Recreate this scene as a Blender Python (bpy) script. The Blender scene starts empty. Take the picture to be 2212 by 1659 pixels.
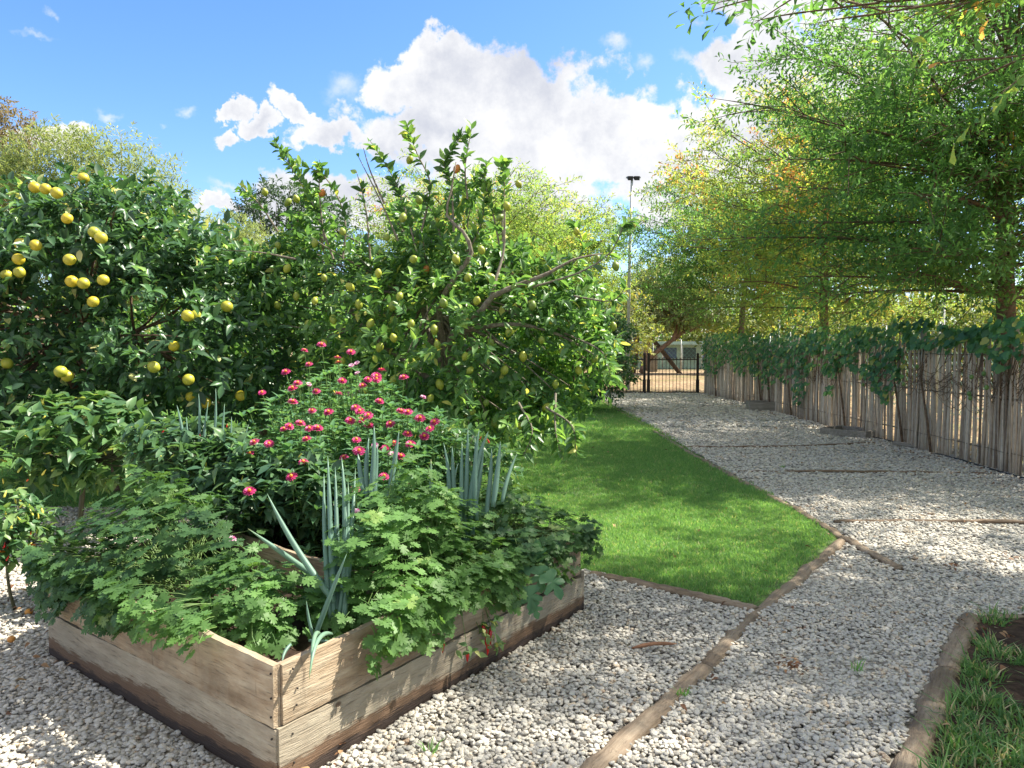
import bpy, math, random
import numpy as np
from mathutils import Vector, Matrix
R = math.radians
rng = np.random.default_rng(7)
random.seed(7)
sc = bpy.context.scene
col = sc.collection

# ------------------------------------------------------------------ camera
F = 1650.0; CU, CV = 1106.0, 829.5; CAMZ = 1.6
PITCH = math.atan((CV - 750.0) / F)
cam_d = bpy.data.cameras.new('camera'); cam = bpy.data.objects.new('camera', cam_d); col.objects.link(cam)
cam_d.sensor_width = 36.0; cam_d.lens = F / 2212.0 * 36.0
cam_d.clip_end = 2000.0; cam_d.clip_start = 0.05
cam.location = (0, 0, CAMZ); cam.rotation_euler = (math.pi / 2 - PITCH, 0, 0)
sc.camera = cam

def ray(u, v):
    x = (u - CU) / F; y = -(v - CV) / F
    c, s = math.cos(PITCH), math.sin(PITCH)
    return np.array([x, c + y * s, -s + y * c])
def at(u, v, Y):                      # photo pixel (2212 wide) at distance Y -> world point
    d = ray(u, v); return np.array([d[0] / d[1] * Y, Y, CAMZ + d[2] / d[1] * Y])
def gp(u, v, z=0.0):                  # photo pixel -> point on the plane z
    d = ray(u, v); t = (z - CAMZ) / d[2]; return np.array([d[0] * t, d[1] * t, z])
def project(P):
    c, s = math.cos(PITCH), math.sin(PITCH)
    q = P - np.array([0, 0, CAMZ])
    dep = q[:, 1] * c - q[:, 2] * s; up = q[:, 1] * s + q[:, 2] * c
    dep = np.where(dep < 0.05, 0.05, dep)
    return CU + F * q[:, 0] / dep, CV - F * up / dep, dep

# ------------------------------------------------------------------ light
SUN_AZ, SUN_EL = R(74), R(52)         # azimuth clockwise from +Y
SUN = np.array([math.sin(SUN_AZ) * math.cos(SUN_EL), math.cos(SUN_AZ) * math.cos(SUN_EL), math.sin(SUN_EL)])
sl = bpy.data.lights.new('sun', 'SUN'); sl.energy = 3.7; sl.angle = R(0.6); sl.color = (1.0, 0.93, 0.8)
so = bpy.data.objects.new('sun', sl); col.objects.link(so)
so.rotation_euler = Vector(SUN).to_track_quat('Z', 'Y').to_euler()

w = bpy.data.worlds.new('World'); sc.world = w; w.use_nodes = True
nt = w.node_tree; nt.nodes.clear(); L = nt.links.new
def N(t, **k):
    n = nt.nodes.new(t)
    for a, b in k.items(): setattr(n, a, b)
    return n
def inp(sock, v):
    if isinstance(v, bpy.types.NodeSocket): L(v, sock)
    elif v is not None: sock.default_value = v
def M(op, a, b=None, c=None, clamp=False):
    n = N('ShaderNodeMath', operation=op); n.use_clamp = clamp
    inp(n.inputs[0], a)
    if b is not None: inp(n.inputs[1], b)
    if c is not None: inp(n.inputs[2], c)
    return n.outputs[0]
def VM(op, a, b=None, s=None):
    n = N('ShaderNodeVectorMath', operation=op); inp(n.inputs[0], a)
    if b is not None: inp(n.inputs[1], b)
    if s is not None: inp(n.inputs['Scale'], s)
    return n.outputs['Value'] if op in ('LENGTH', 'DOT_PRODUCT') else n.outputs[0]
def NOISE(vec, scale, detail, rough=0.55, colour=False):
    n = N('ShaderNodeTexNoise'); inp(n.inputs['Vector'], vec)
    n.inputs['Scale'].default_value = scale; n.inputs['Detail'].default_value = detail; n.inputs['Roughness'].default_value = rough
    return n.outputs['Color' if colour else 'Fac']
def MR(v, a, b, c=0.0, d=1.0, smooth=True):
    n = N('ShaderNodeMapRange'); n.interpolation_type = 'SMOOTHSTEP' if smooth else 'LINEAR'
    inp(n.inputs[0], v)
    for i, x in enumerate((a, b, c, d)): inp(n.inputs[i + 1], x)
    return n.outputs[0]
def MIX(f, a, b):
    n = N('ShaderNodeMix', data_type='RGBA'); inp(n.inputs[0], f); inp(n.inputs[6], a); inp(n.inputs[7], b)
    return n.outputs[2]
sky = N('ShaderNodeTexSky', sky_type='NISHITA'); sky.sun_disc = False
sky.sun_elevation = SUN_EL; sky.sun_rotation = SUN_AZ; sky.air_density = 1.0; sky.dust_density = 0.6; sky.ozone_density = 2.2
D = N('ShaderNodeTexCoord').outputs['Generated']
w1 = VM('SCALE', VM('SUBTRACT', NOISE(D, 5.0, 3, 0.5, True), (0.5, 0.5, 0.5)), s=0.12)
w2 = VM('SCALE', VM('SUBTRACT', NOISE(D, 19.0, 5, 0.62, True), (0.5, 0.5, 0.5)), s=0.075)
DW = VM('ADD', VM('ADD', D, w1), w2)
blobs = [(955,118,95,55),(900,185,120,70),(1010,190,170,100),(1150,225,190,105),(1290,285,170,95),(960,290,230,70),(1120,330,330,80),(1400,330,170,75),
         (640,262,80,24),(560,290,55,20),(500,262,45,20),(505,312,38,22),(760,300,110,35),
         (1600,12,80,42),(1700,40,120,40),(1660,100,60,30),(1620,190,130,70),(1700,290,190,110),(1550,330,140,70),(1520,400,200,60),(1860,180,180,160),
         (470,445,70,14),(1395,462,55,18),(60,300,60,22),(2050,60,140,90),(900,460,420,70)]
wisps = [(1330,88,36,16),(1388,138,34,17),(1472,126,30,20),(735,195,50,34),(1300,130,16,18),(1510,55,30,14),(490,402,60,14),(240,236,32,11),(65,66,40,10),(400,236,30,13),(105,38,16,12),(350,282,14,10)]
def dirv(az, el): return (math.sin(az) * math.cos(el), math.cos(az) * math.cos(el), math.sin(el))
ents = []
for (u, v, a, b) in blobs:
    d = ray(u, v); d = d / np.linalg.norm(d); ents.append((tuple(d), F / a * 1.0, F / b * 1.0))
for (az, el, a, b) in [(60,35,.3,.16),(95,25,.35,.14),(130,40,.32,.2),(165,22,.4,.13),(200,38,.3,.18),(235,20,.38,.13),(265,42,.25,.16),(-65,16,.25,.08),(115,62,.3,.25),(215,65,.3,.25),(60,8,.4,.06),(320,60,.2,.14),(75,62,.22,.2),(180,8,.6,.06),(150,62,.35,.3),(100,42,.3,.2),(180,45,.3,.2),(80,14,.5,.1),(240,60,.3,.25),(210,14,.5,.12),(0,80,.3,.3),(110,58,.5,.45),(190,60,.5,.45),(150,35,.5,.3),(230,35,.4,.25),(270,62,.35,.3),(75,40,.35,.25),(30,66,.3,.22)]:
    ents.append((dirv(R(az), R(el)), 1 / a, 1 / b))  # unseen clouds round the rest of the sky, added to lift the ambient light
wis = None
for (u, v, a, b) in wisps:
    d = ray(u, v); d = d / np.linalg.norm(d)
    f = M('SUBTRACT', 1.0, VM('LENGTH', VM('MULTIPLY', VM('SUBTRACT', VM('ADD', D, VM('SCALE', w2, s=0.8)), tuple(d)), (F / a, F / a, F / b))))
    wis = f if wis is None else M('MAXIMUM', wis, f)
field = None
for (d, ka, kb) in ents:
    df = VM('SUBTRACT', DW, d)
    # stretch: horizontal (x, y) by 1/a, vertical by 1/b
    e = VM('MULTIPLY', df, (ka, ka, kb))
    f = M('SUBTRACT', 1.0, VM('LENGTH', e))
    field = f if field is None else M('MAXIMUM', field, f)
fb = NOISE(D, 13.0, 10, 0.62)
field = M('ADD', field, M('MULTIPLY', M('SUBTRACT', fb, 0.5), 1.9))
alpha = MR(field, -0.02, 0.22)
sh = M('ADD', M('ADD', M('MULTIPLY', NOISE(VM('ADD', DW, (0.02, 0.0, 0.035)), 5.0, 3, 0.5), 0.62), M('MULTIPLY', NOISE(D, 15.0, 9, 0.68), 0.42)), M('MULTIPLY', field, 0.10))
alpha = M('MAXIMUM', alpha, M('MULTIPLY', MR(M('ADD', wis, M('MULTIPLY', M('SUBTRACT', fb, .5), 1.6)), 0.0, 1.3), 0.75))
shade = MR(sh, 0.44, 0.74)
CLOUD_LIT = (2.42, 2.42, 2.42, 1); CLOUD_SH = (1.45, 1.52, 1.74, 1)
cc = MIX(shade, CLOUD_LIT, CLOUD_SH)
hs = N('ShaderNodeHueSaturation'); inp(hs.inputs['Color'], sky.outputs[0]); hs.inputs['Saturation'].default_value = 1.22; hs.inputs['Value'].default_value = 0.575
skyc = MIX(1.0, hs.outputs[0], (1, 1, 1, 1)); 
mm = N('ShaderNodeMix', data_type='RGBA', blend_type='MULTIPLY'); mm.inputs[0].default_value = 1.0
inp(mm.inputs[6], hs.outputs[0]); mm.inputs[7].default_value = (0.92, 0.93, 1.10, 1)
final = MIX(alpha, mm.outputs[2], cc)
bg = N('ShaderNodeBackground'); L(final, bg.inputs[0]); bg.inputs[1].default_value = 0.13
wo = N('ShaderNodeOutputWorld'); L(bg.outputs[0], wo.inputs[0])
w.cycles.sampling_method = 'MANUAL'; w.cycles.sample_map_resolution = 512
sc.view_settings.view_transform = 'Standard'; sc.view_settings.look = 'None'
sc.view_settings.exposure = 1.82; sc.view_settings.gamma = 1.0; sc.view_settings.use_curve_mapping = False
sc.cycles.max_bounces = 8; sc.cycles.diffuse_bounces = 4; sc.cycles.transmission_bounces = 6; sc.cycles.transparent_max_bounces = 6

# ------------------------------------------------------------------ materials
class MT:
    """small node helper for one material"""
    def __init__(s, name):
        global nt, L
        s.m = bpy.data.materials.new(name); s.m.use_nodes = True
        nt = s.m.node_tree; L = nt.links.new
        s.b = nt.nodes['Principled BSDF']; s.out = nt.nodes['Material Output']
def ramp(fac, stops, interp='LINEAR'):
    n = N('ShaderNodeValToRGB'); n.color_ramp.interpolation = interp
    e = n.color_ramp.elements
    while len(e) < len(stops): e.new(0.5)
    for i, (p, c) in enumerate(stops): e[i].position = p; e[i].color = (*c, 1)
    inp(n.inputs[0], fac); return n.outputs[0]
def bump(t, h, strength=0.3, dist=0.01):
    n = N('ShaderNodeBump'); inp(n.inputs['Height'], h); n.inputs['Strength'].default_value = strength; n.inputs['Distance'].default_value = dist
    L(n.outputs[0], t.b.inputs['Normal'])
def coords(kind='Object', scale=(1, 1, 1)):
    tc = N('ShaderNodeTexCoord').outputs[kind]
    mp = N('ShaderNodeMapping'); mp.inputs['Scale'].default_value = scale; L(tc, mp.inputs[0]); return mp.outputs[0]

def leaf_mat(name, stops, rough=0.45, tr=0.35, spec=0.4, trcol=1.5, mottle=18.0, gain=1.0):
    t = MT(name)
    a = N('ShaderNodeAttribute', attribute_name='var').outputs['Fac']
    g = N('ShaderNodeNewGeometry')
    nz = NOISE(g.outputs['Position'], mottle, 2)
    fac = M('ADD', a, M('MULTIPLY', M('SUBTRACT', nz, 0.5), 0.16), clamp=True)
    c = ramp(fac, [(p, tuple(min(.6, x * gain) for x in (cc_[0], cc_[1], cc_[2] + (0.0 if 'petal' in name else .10 * cc_[1])))) for p, cc_ in stops])
    L(c, t.b.inputs['Base Color']); t.b.inputs['Roughness'].default_value = rough
    t.b.inputs['Specular IOR Level'].default_value = spec
    tl = N('ShaderNodeBsdfTranslucent')
    mu = N('ShaderNodeMix', data_type='RGBA', blend_type='MULTIPLY'); mu.inputs[0].default_value = 1
    L(c, mu.inputs[6]); mu.inputs[7].default_value = (trcol * 1.2, trcol * 1.2, trcol * 0.62, 1)
    L(mu.outputs[2], tl.inputs[0])
    ms = N('ShaderNodeMixShader'); ms.inputs[0].default_value = tr
    L(t.b.outputs[0], ms.inputs[1]); L(tl.outputs[0], ms.inputs[2]); L(ms.outputs[0], t.out.inputs[0])
    return t.m
G = {}
G['citrus'] = leaf_mat('citrus_leaf', [(0, (.042,.088,.026)), (.5, (.068,.145,.034)), (.82, (.12,.21,.04)), (.95, (.24,.33,.05)), (1, (.38,.36,.07))], .38, .36, .5, gain=1.6)
G['grapefruit'] = leaf_mat('grapefruit_leaf', [(0, (.024,.055,.024)), (.55, (.042,.095,.033)), (.85, (.07,.15,.035)), (.97, (.16,.26,.05)), (1, (.4,.36,.12))], .36, .28, .5, gain=1.6)
G['oak'] = leaf_mat('oak_leaf', [(0, (.045,.095,.032)), (.55, (.075,.16,.038)), (.8, (.14,.23,.045)), (.93, (.30,.31,.05)), (1, (.42,.20,.06))], .5, .55, .3, gain=1.5)
G['oak_yellow'] = leaf_mat('oak_leaf_yellowing', [(0, (.085,.15,.040)), (.5, (.15,.22,.045)), (.8, (.27,.29,.05)), (.93, (.38,.27,.06)), (1, (.42,.14,.05))], .5, .55, .3, gain=1.35)
G['willow'] = leaf_mat('willow_leaf', [(0, (.13,.18,.07)), (.6, (.22,.27,.10)), (1, (.36,.36,.15))], .5, .45, .3)
G['brownish'] = leaf_mat('bronze_leaf', [(0, (.10,.09,.04)), (.6, (.19,.15,.06)), (1, (.28,.19,.08))], .55, .35, .3)
G['dark'] = leaf_mat('dark_leaf', [(0, (.025,.05,.028)), (.6, (.045,.085,.04)), (1, (.08,.13,.05))], .5, .25, .3, gain=1.2)
G['hedge'] = leaf_mat('hedge_leaf', [(0, (.09,.14,.035)), (.5, (.19,.24,.045)), (.85, (.34,.33,.055)), (1, (.42,.33,.06))], .55, .45, .3, gain=0.9)
G['parsley'] = leaf_mat('parsley_leaf', [(0, (.052,.115,.024)), (.5, (.088,.18,.032)), (.85, (.13,.25,.05)), (1, (.22,.33,.07))], .48, .36, .3, gain=1.15)
G['parsley_dark'] = leaf_mat('parsley_leaf_bluish', [(0, (.040,.095,.026)), (.5, (.066,.145,.033)), (.85, (.10,.19,.038)), (1, (.18,.26,.05))], .5, .32, .28, gain=1)
G['zinnia'] = leaf_mat('zinnia_leaf', [(0, (.045,.105,.042)), (.6, (.075,.165,.055)), (1, (.13,.22,.06))], .5, .33, .35, gain=1.55)
G['chilli'] = leaf_mat('chilli_leaf', [(0, (.035,.085,.032)), (.5, (.065,.135,.042)), (.85, (.12,.19,.05)), (1, (.27,.29,.07))], .42, .33, .4, gain=1.5)
G['chilli_dark'] = leaf_mat('chilli_leaf_dark', [(0, (.028,.065,.030)), (.6, (.05,.10,.036)), (1, (.09,.14,.04))], .42, .28, .4, gain=1.8)
G['vine'] = leaf_mat('vine_leaf', [(0, (.028,.08,.034)), (.55, (.045,.12,.042)), (.88, (.085,.18,.045)), (1, (.26,.27,.06))], .42, .35, .4, gain=1.6)
G['fig'] = leaf_mat('lobed_leaf', [(0, (.06,.15,.06)), (1, (.09,.21,.07))], .45, .35, .4, gain=1.1)
G['onion'] = leaf_mat('onion_leaf', [(0, (.085,.16,.115)), (.6, (.13,.225,.15)), (.85, (.17,.27,.13)), (1, (.42,.42,.16))], .42, .15, .4, mottle=30, gain=1.3)
G['petal'] = leaf_mat('zinnia_petal', [(0, (.42,.025,.14)), (.6, (.56,.06,.21)), (.85, (.75,.20,.42)), (1, (.75,.5,.55))], .5, .12, .2, 1.0)
G['grass'] = leaf_mat('grass_blade', [(0, (.095,.195,.05)), (.6, (.14,.265,.065)), (.93, (.23,.33,.09)), (1, (.42,.36,.19))], .5, .4, .3, mottle=3, gain=1.35)
G['grass_rough'] = leaf_mat('grass_blade_rough', [(0, (.05,.12,.03)), (.45, (.10,.20,.04)), (.68, (.16,.24,.06)), (.74, (.38,.30,.15)), (1, (.48,.38,.22))], .55, .3, .3, gain=1.45)
G['dry'] = leaf_mat('dry_leaf', [(0, (.10,.05,.025)), (.5, (.22,.11,.05)), (1, (.36,.24,.11))], .7, .1, .2)

def simple(name, c, rough=.6, spec=.4, metal=0, var=0.12, nscale=14, bmp=0.0, c2=None):
    t = MT(name); co = coords('Object')
    nz = NOISE(co, nscale, 4)
    c2 = c2 or tuple(x * (1 - 3 * var) for x in c)
    L(ramp(nz, [(0.3, c2), (0.65, c)]), t.b.inputs['Base Color'])
    t.b.inputs['Roughness'].default_value = rough; t.b.inputs['Specular IOR Level'].default_value = spec; t.b.inputs['Metallic'].default_value = metal
    if bmp: bump(t, nz, bmp)
    return t.m
G['bark'] = simple('bark_brown', (.20,.14,.095), .85, .2, c2=(.075,.05,.035), nscale=22, bmp=.7)
G['bark_grey'] = simple('bark_grey', (.27,.24,.19), .85, .2, c2=(.12,.10,.08), nscale=30, bmp=.6)
G['bark_red'] = simple('bark_reddish', (.33,.215,.15), .85, .2, c2=(.15,.09,.06), nscale=6, bmp=.6)
G['stem'] = simple('green_stem', (.13,.22,.06), .5)
G['stem_dark'] = simple('dark_stem', (.10,.10,.055), .6)
def fruit_mat(name, c, c2, rough=.4):
    t = MT(name); a = N('ShaderNodeObjectInfo').outputs['Random']
    nz = NOISE(coords('Object'), 9.0, 2)
    f = M('ADD', a, M('MULTIPLY', M('SUBTRACT', nz, .5), .7), clamp=True)
    L(ramp(f, [(0, c2), (1, c)]), t.b.inputs['Base Color']); t.b.inputs['Roughness'].default_value = rough
    t.b.inputs['Subsurface Weight'].default_value = 0.0
    bump(t, NOISE(coords('Object'), 220.0, 1), .25, .003); return t.m
G['grapefruit_skin'] = fruit_mat('grapefruit_skin', (.58,.44,.03), (.32,.36,.04))
G['lemon_skin'] = fruit_mat('lemon_skin', (.38,.40,.045), (.13,.21,.035))
G['orange_skin'] = fruit_mat('overripe_lemon_skin', (.62,.30,.05), (.55,.20,.05))
G['chilli_yellow'] = fruit_mat('yellow_chilli', (.72,.62,.10), (.55,.55,.10), .25)
G['chilli_orange'] = fruit_mat('orange_chilli', (.80,.25,.03), (.75,.12,.03), .25)
G['chilli_red'] = fruit_mat('red_chilli', (.55,.02,.02), (.40,.012,.015), .2)
G['passion'] = fruit_mat('green_passion_fruit', (.16,.27,.07), (.10,.2,.05), .4)
G['centre'] = simple('zinnia_centre', (.75,.42,.03), .6, c2=(.45,.10,.03), nscale=160)
G['black_metal'] = simple('black_gate_paint', (.018,.017,.016), .5, .4, c2=(.035,.022,.015), nscale=20)
G['bar'] = simple('rusty_gate_bar', (.09,.04,.02), .6, .3, c2=(.03,.018,.012), nscale=8)
G['white_metal'] = simple('galvanised_post', (.62,.64,.62), .5, .4, nscale=5)
G['wire'] = simple('green_wire', (.12,.30,.24), .5, .4)
G['black_plastic'] = simple('black_edging', (.03,.032,.037), .5, .3)
G['soil'] = simple('soil', (.075,.052,.038), .95, .1, c2=(.03,.02,.016), nscale=25, bmp=.8)

def stone_mat():
    t = MT('gravel_stone'); a = N('ShaderNodeObjectInfo').outputs['Random']
    nz = NOISE(coords('Object'), 1.6, 4)
    oi = [n for n in nt.nodes if n.bl_idname == 'ShaderNodeObjectInfo'][0]
    pl = NOISE(oi.outputs['Location'], 1.7, 4, .65)
    f = M('ADD', M('ADD', M('MULTIPLY', a, .9), M('MULTIPLY', M('SUBTRACT', pl, .45), .7)), M('MULTIPLY', M('SUBTRACT', nz, .5), .35), clamp=True)
    c = ramp(f, [(0, (.22,.20,.17)), (.10, (.40,.38,.34)), (.5, (.56,.535,.48)), (.82, (.66,.62,.54)), (.94, (.60,.50,.37)), (1, (.32,.22,.16))])
    L(c, t.b.inputs['Base Color']); t.b.inputs['Roughness'].default_value = .75; t.b.inputs['Specular IOR Level'].default_value = .3
    bump(t, NOISE(coords('Object'), 3.5, 4), .35, .2); return t.m
G['stone'] = stone_mat()
def gravelbed_mat():
    t = MT('gravel_bed'); co = coords('Object')
    v = N('ShaderNodeTexVoronoi'); v.inputs['Scale'].default_value = 26; L(co, v.inputs['Vector'])
    v2 = N('ShaderNodeTexNoise'); v2.inputs['Scale'].default_value = 1.3; v2.inputs['Detail'].default_value = 5; L(co, v2.inputs[0])
    hue = N('ShaderNodeSeparateColor'); L(v.outputs['Color'], hue.inputs[0])
    c = ramp(hue.outputs[0], [(0, (.27,.25,.21)), (.3, (.42,.40,.35)), (1, (.54,.51,.45))])
    c = MIX(MR(v.outputs['Distance'], .25, .7), c, (.19,.165,.135, 1))
    L(c, t.b.inputs['Base Color']); t.b.inputs['Roughness'].default_value = .9
    bump(t, M('SUBTRACT', 1, v.outputs['Distance']), 1.0, .02); return t.m
G['gravel_bed'] = gravelbed_mat()
def ground_mat():
    t = MT('dry_ground'); co = coords('Object')
    n1 = NOISE(co, .35, 6); n2 = NOISE(co, 6, 6, .7)
    c1 = ramp(n1, [(.35, (.20,.22,.07)), (.5, (.34,.24,.13)), (.62, (.46,.37,.20))])
    c = MIX(MR(n2, .62, .42), c1, (.17,.10,.055, 1)); L(c, t.b.inputs['Base Color']); t.b.inputs['Roughness'].default_value = .95
    bump(t, n2, .8, .05); return t.m
G['ground'] = ground_mat()
def lawn_mat(name='lawn_base', a=(.035,.085,.02), b=(.07,.14,.03)):
    t = MT(name); co = coords('Object')
    L(ramp(NOISE(co, 40, 5), [(.3, a), (.7, b)]), t.b.inputs['Base Color']); t.b.inputs['Roughness'].default_value = .9
    bump(t, NOISE(co, 90, 3), .8, .02); return t.m
G['lawn'] = lawn_mat(a=(.08,.14,.04), b=(.13,.2,.055))
def wood_mat(name, c1, c2, c3, dark=(.05,.035,.025), sx=1.2, rot=0.0, green=0.0, stain=.5, drip=0.0):
    """weathered board: local X along the grain; dark rotten foot when rot > 0 (local Z from 0)"""
    t = MT(name); tc = N('ShaderNodeTexCoord').outputs['Object']; oi = N('ShaderNodeObjectInfo').outputs['Random']
    off = N('ShaderNodeCombineXYZ'); inp(off.inputs[0], M('MULTIPLY', oi, 37.0)); inp(off.inputs[1], M('MULTIPLY', oi, 11.0))
    co0 = VM('ADD', tc, off.outputs[0])
    co = VM('MULTIPLY', co0, (sx, 14, 14))
    g1 = NOISE(co, 2.2, 7, .62); g2 = NOISE(VM('MULTIPLY', co0, (sx * 2, 60, 60)), 2.5, 4)
    st = NOISE(VM('MULTIPLY', co0, (1, 2, 2)), 2.3, 6, .65)
    bl = NOISE(VM('MULTIPLY', co0, (1, 1, .35)), 7.5, 5, .7)
    c = ramp(g1, [(.28, c1), (.5, c2), (.72, c3)])
    c = MIX(M('MULTIPLY', MR(st, .45, .68), stain), c, (*[x * .62 for x in c1], 1))
    if green: c = MIX(M('MULTIPLY', MR(bl, .42, .62), green), c, (.30, .265, .20, 1))
    c = MIX(M('MULTIPLY', MR(g2, .56, .72), .5), c, (*dark, 1))
    if drip:
        dn = NOISE(VM('MULTIPLY', co0, (7.0, 1.0, 1.3)), 1.6, 5, .6)
        c = MIX(M('MULTIPLY', MR(dn, .60, .72), drip), c, (.085, .058, .04, 1))
    if rot:
        sp = N('ShaderNodeSeparateXYZ'); L(tc, sp.inputs[0])
        h = M('ADD', sp.outputs[2], M('ADD', M('MULTIPLY', M('SUBTRACT', st, .5), .16), M('MULTIPLY', M('SUBTRACT', g2, .5), .07)))
        c = MIX(MR(h, rot - .01, rot + .008, .9, 0), c, (.13, .075, .045, 1))
        c = MIX(MR(h, rot - .06, rot - .04, .9, 0), c, (.04, .03, .027, 1))
    # knots
    vo = N('ShaderNodeTexVoronoi'); vo.inputs['Scale'].default_value = 3.2; L(VM('MULTIPLY', co0, (1, 1, 1.6)), vo.inputs['Vector'])
    c = MIX(MR(vo.outputs['Distance'], .035, .075, .85, 0), c, (.07, .04, .025, 1))
    L(c, t.b.inputs['Base Color']); t.b.inputs['Roughness'].default_value = .8; t.b.inputs['Specular IOR Level'].default_value = .25
    bump(t, M('ADD', g1, M('MULTIPLY', g2, .9)), .6, .012); return t.m
G['plank'] = wood_mat('weathered_plank', (.24,.165,.105), (.37,.285,.195), (.50,.42,.31), stain=.7, green=.35, drip=.8, sx=2.2)
G['plank_low'] = wood_mat('weathered_plank_rotting', (.25,.205,.15), (.35,.30,.23), (.44,.39,.30), rot=.15, green=.5, drip=.5, sx=2.0)
G['log'] = wood_mat('weathered_log', (.17,.125,.085), (.28,.215,.155), (.38,.31,.23), stain=.6)
G['batten'] = wood_mat('thin_batten', (.14,.09,.06), (.22,.16,.11), (.30,.23,.17))
G['greywood'] = wood_mat('grey_frame_wood', (.22,.20,.17), (.30,.28,.25), (.38,.36,.32))
def stick_mat():
    t = MT('fence_stick'); a = N('ShaderNodeAttribute', attribute_name='var').outputs['Fac']
    g = N('ShaderNodeNewGeometry').outputs['Position']
    nz = NOISE(VM('MULTIPLY', g, (1, 1, .12)), 45, 5, .6); n2 = NOISE(g, 16, 4)
    f = M('ADD', a, M('MULTIPLY', M('SUBTRACT', n2, .5), .6), clamp=True)
    c = ramp(f, [(0, (.18,.135,.10)), (.3, (.34,.28,.22)), (.65, (.49,.425,.35)), (1, (.62,.56,.47))])
    c = MIX(M('MULTIPLY', MR(nz, .55, .72), .6), c, (.09,.065,.045, 1))
    L(c, t.b.inputs['Base Color']); t.b.inputs['Roughness'].default_value = .85; bump(t, nz, .6, .01); return t.m
G['stick'] = stick_mat()

# ------------------------------------------------------------------ helpers
def link(o, parent=None):
    col.objects.link(o)
    if parent is not None: o.parent = parent
    return o
def tag(o, label=None, cat=None, group=None, kind=None):
    if label: o['label'] = label
    if cat: o['category'] = cat
    if group: o['group'] = group
    if kind: o['kind'] = kind
    return o
def thing(name, loc, label, cat, group=None):
    o = bpy.data.objects.new(name, None); o.location = tuple(loc); o.empty_display_size = .1
    return tag(link(o), label, cat, group)
def nmesh(name, V, faces, mat, smooth=True, var=None):
    """faces: list of (k x n) int arrays (tris / quads) or list of tuples"""
    me = bpy.data.meshes.new(name); V = np.asarray(V, dtype=np.float32)
    me.vertices.add(len(V)); me.vertices.foreach_set('co', V.ravel())
    loops = []; starts = []; tot = []; s = 0
    for f in faces:
        f = np.asarray(f, dtype=np.int32)
        if f.ndim == 1: f = f[None]
        loops.append(f.ravel()); n, k = f.shape
        starts.append(s + np.arange(n) * k); tot.append(np.full(n, k)); s += n * k
    loops = np.concatenate(loops); starts = np.concatenate(starts); tot = np.concatenate(tot)
    me.loops.add(len(loops)); me.loops.foreach_set('vertex_index', loops)
    me.polygons.add(len(starts)); me.polygons.foreach_set('loop_start', starts.astype(np.int32)); me.polygons.foreach_set('loop_total', tot.astype(np.int32))
    me.polygons.foreach_set('use_smooth', np.full(len(starts), smooth))
    if var is not None:
        a = me.attributes.new('var', 'FLOAT', 'POINT'); a.data.foreach_set('value', np.asarray(var, dtype=np.float32))
    me.update(calc_edges=True)
    if mat: me.materials.append(mat)
    return me
class MB:
    def __init__(s): s.V = []; s.F = []; s.var = []; s.n = 0
    def add(s, V, F, var=0.5):
        V = np.asarray(V, dtype=float)
        for f in F:
            f = np.asarray(f, dtype=int)
            if f.ndim == 1: f = f[None]
            s.F.append(f + s.n)
        s.V.append(V); s.var.append(np.full(len(V), var)); s.n += len(V)
    def box(s, lo, hi, var=.5):
        x0, y0, z0 = lo; x1, y1, z1 = hi
        V = [(x0,y0,z0),(x1,y0,z0),(x1,y1,z0),(x0,y1,z0),(x0,y0,z1),(x1,y0,z1),(x1,y1,z1),(x0,y1,z1)]
        s.add(V, [np.array([(0,3,2,1),(4,5,6,7),(0,1,5,4),(1,2,6,5),(2,3,7,6),(3,0,4,7)])], var)
    def tube(s, pts, rad, sides=6, caps=True, var=.5, jit=0.0):
        pts = np.asarray(pts, dtype=float); n = len(pts)
        rad = np.full(n, rad) if np.isscalar(rad) else np.asarray(rad, dtype=float)
        t = np.gradient(pts, axis=0); t /= (np.linalg.norm(t, axis=1)[:, None] + 1e-9)
        ref = np.array([0, 0, 1.0]) if abs(t[0, 2]) < .8 else np.array([1.0, 0, 0])
        u = np.cross(t, ref); u /= (np.linalg.norm(u, axis=1)[:, None] + 1e-9); v = np.cross(t, u)
        a = np.linspace(0, 2 * np.pi, sides, endpoint=False)
        ring = u[:, None, :] * np.cos(a)[None, :, None] + v[:, None, :] * np.sin(a)[None, :, None]
        rr = rad[:, None] * (1 + (jit * rng.normal(size=(n, sides)) if jit else 0))
        V = (pts[:, None, :] + ring * rr[:, :, None]).reshape(-1, 3)
        i = np.arange(n - 1)[:, None] * sides; j = np.arange(sides)[None, :]; j2 = (j + 1) % sides
        Q = np.stack([i + j, i + j2, i + sides + j2, i + sides + j], -1).reshape(-1, 4)
        F = [Q]
        if caps: F += [np.arange(sides)[::-1][None], (np.arange(sides) + (n - 1) * sides)[None]]
        s.add(V, F, var)
    def mesh(s, name, mat, smooth=True, origin=(0, 0, 0)):
        return nmesh(name, np.concatenate(s.V) - np.asarray(origin), s.F, mat, smooth, np.concatenate(s.var))
    def build(s, name, mat, parent=None, smooth=True, loc=None):
        """vertices in world space; loc = object origin (defaults to the parent's)"""
        org = np.array(loc if loc is not None else (parent_world(parent) if parent is not None else (0, 0, 0)), dtype=float)
        o = bpy.data.objects.new(name, s.mesh(name, mat, smooth, org))
        pw = parent_world(parent) if parent is not None else np.zeros(3)
        o.location = tuple(org - pw); return link(o, parent)
def parent_world(o):
    p = np.zeros(3)
    while o is not None: p += np.array(o.location); o = o.parent
    return p
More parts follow.
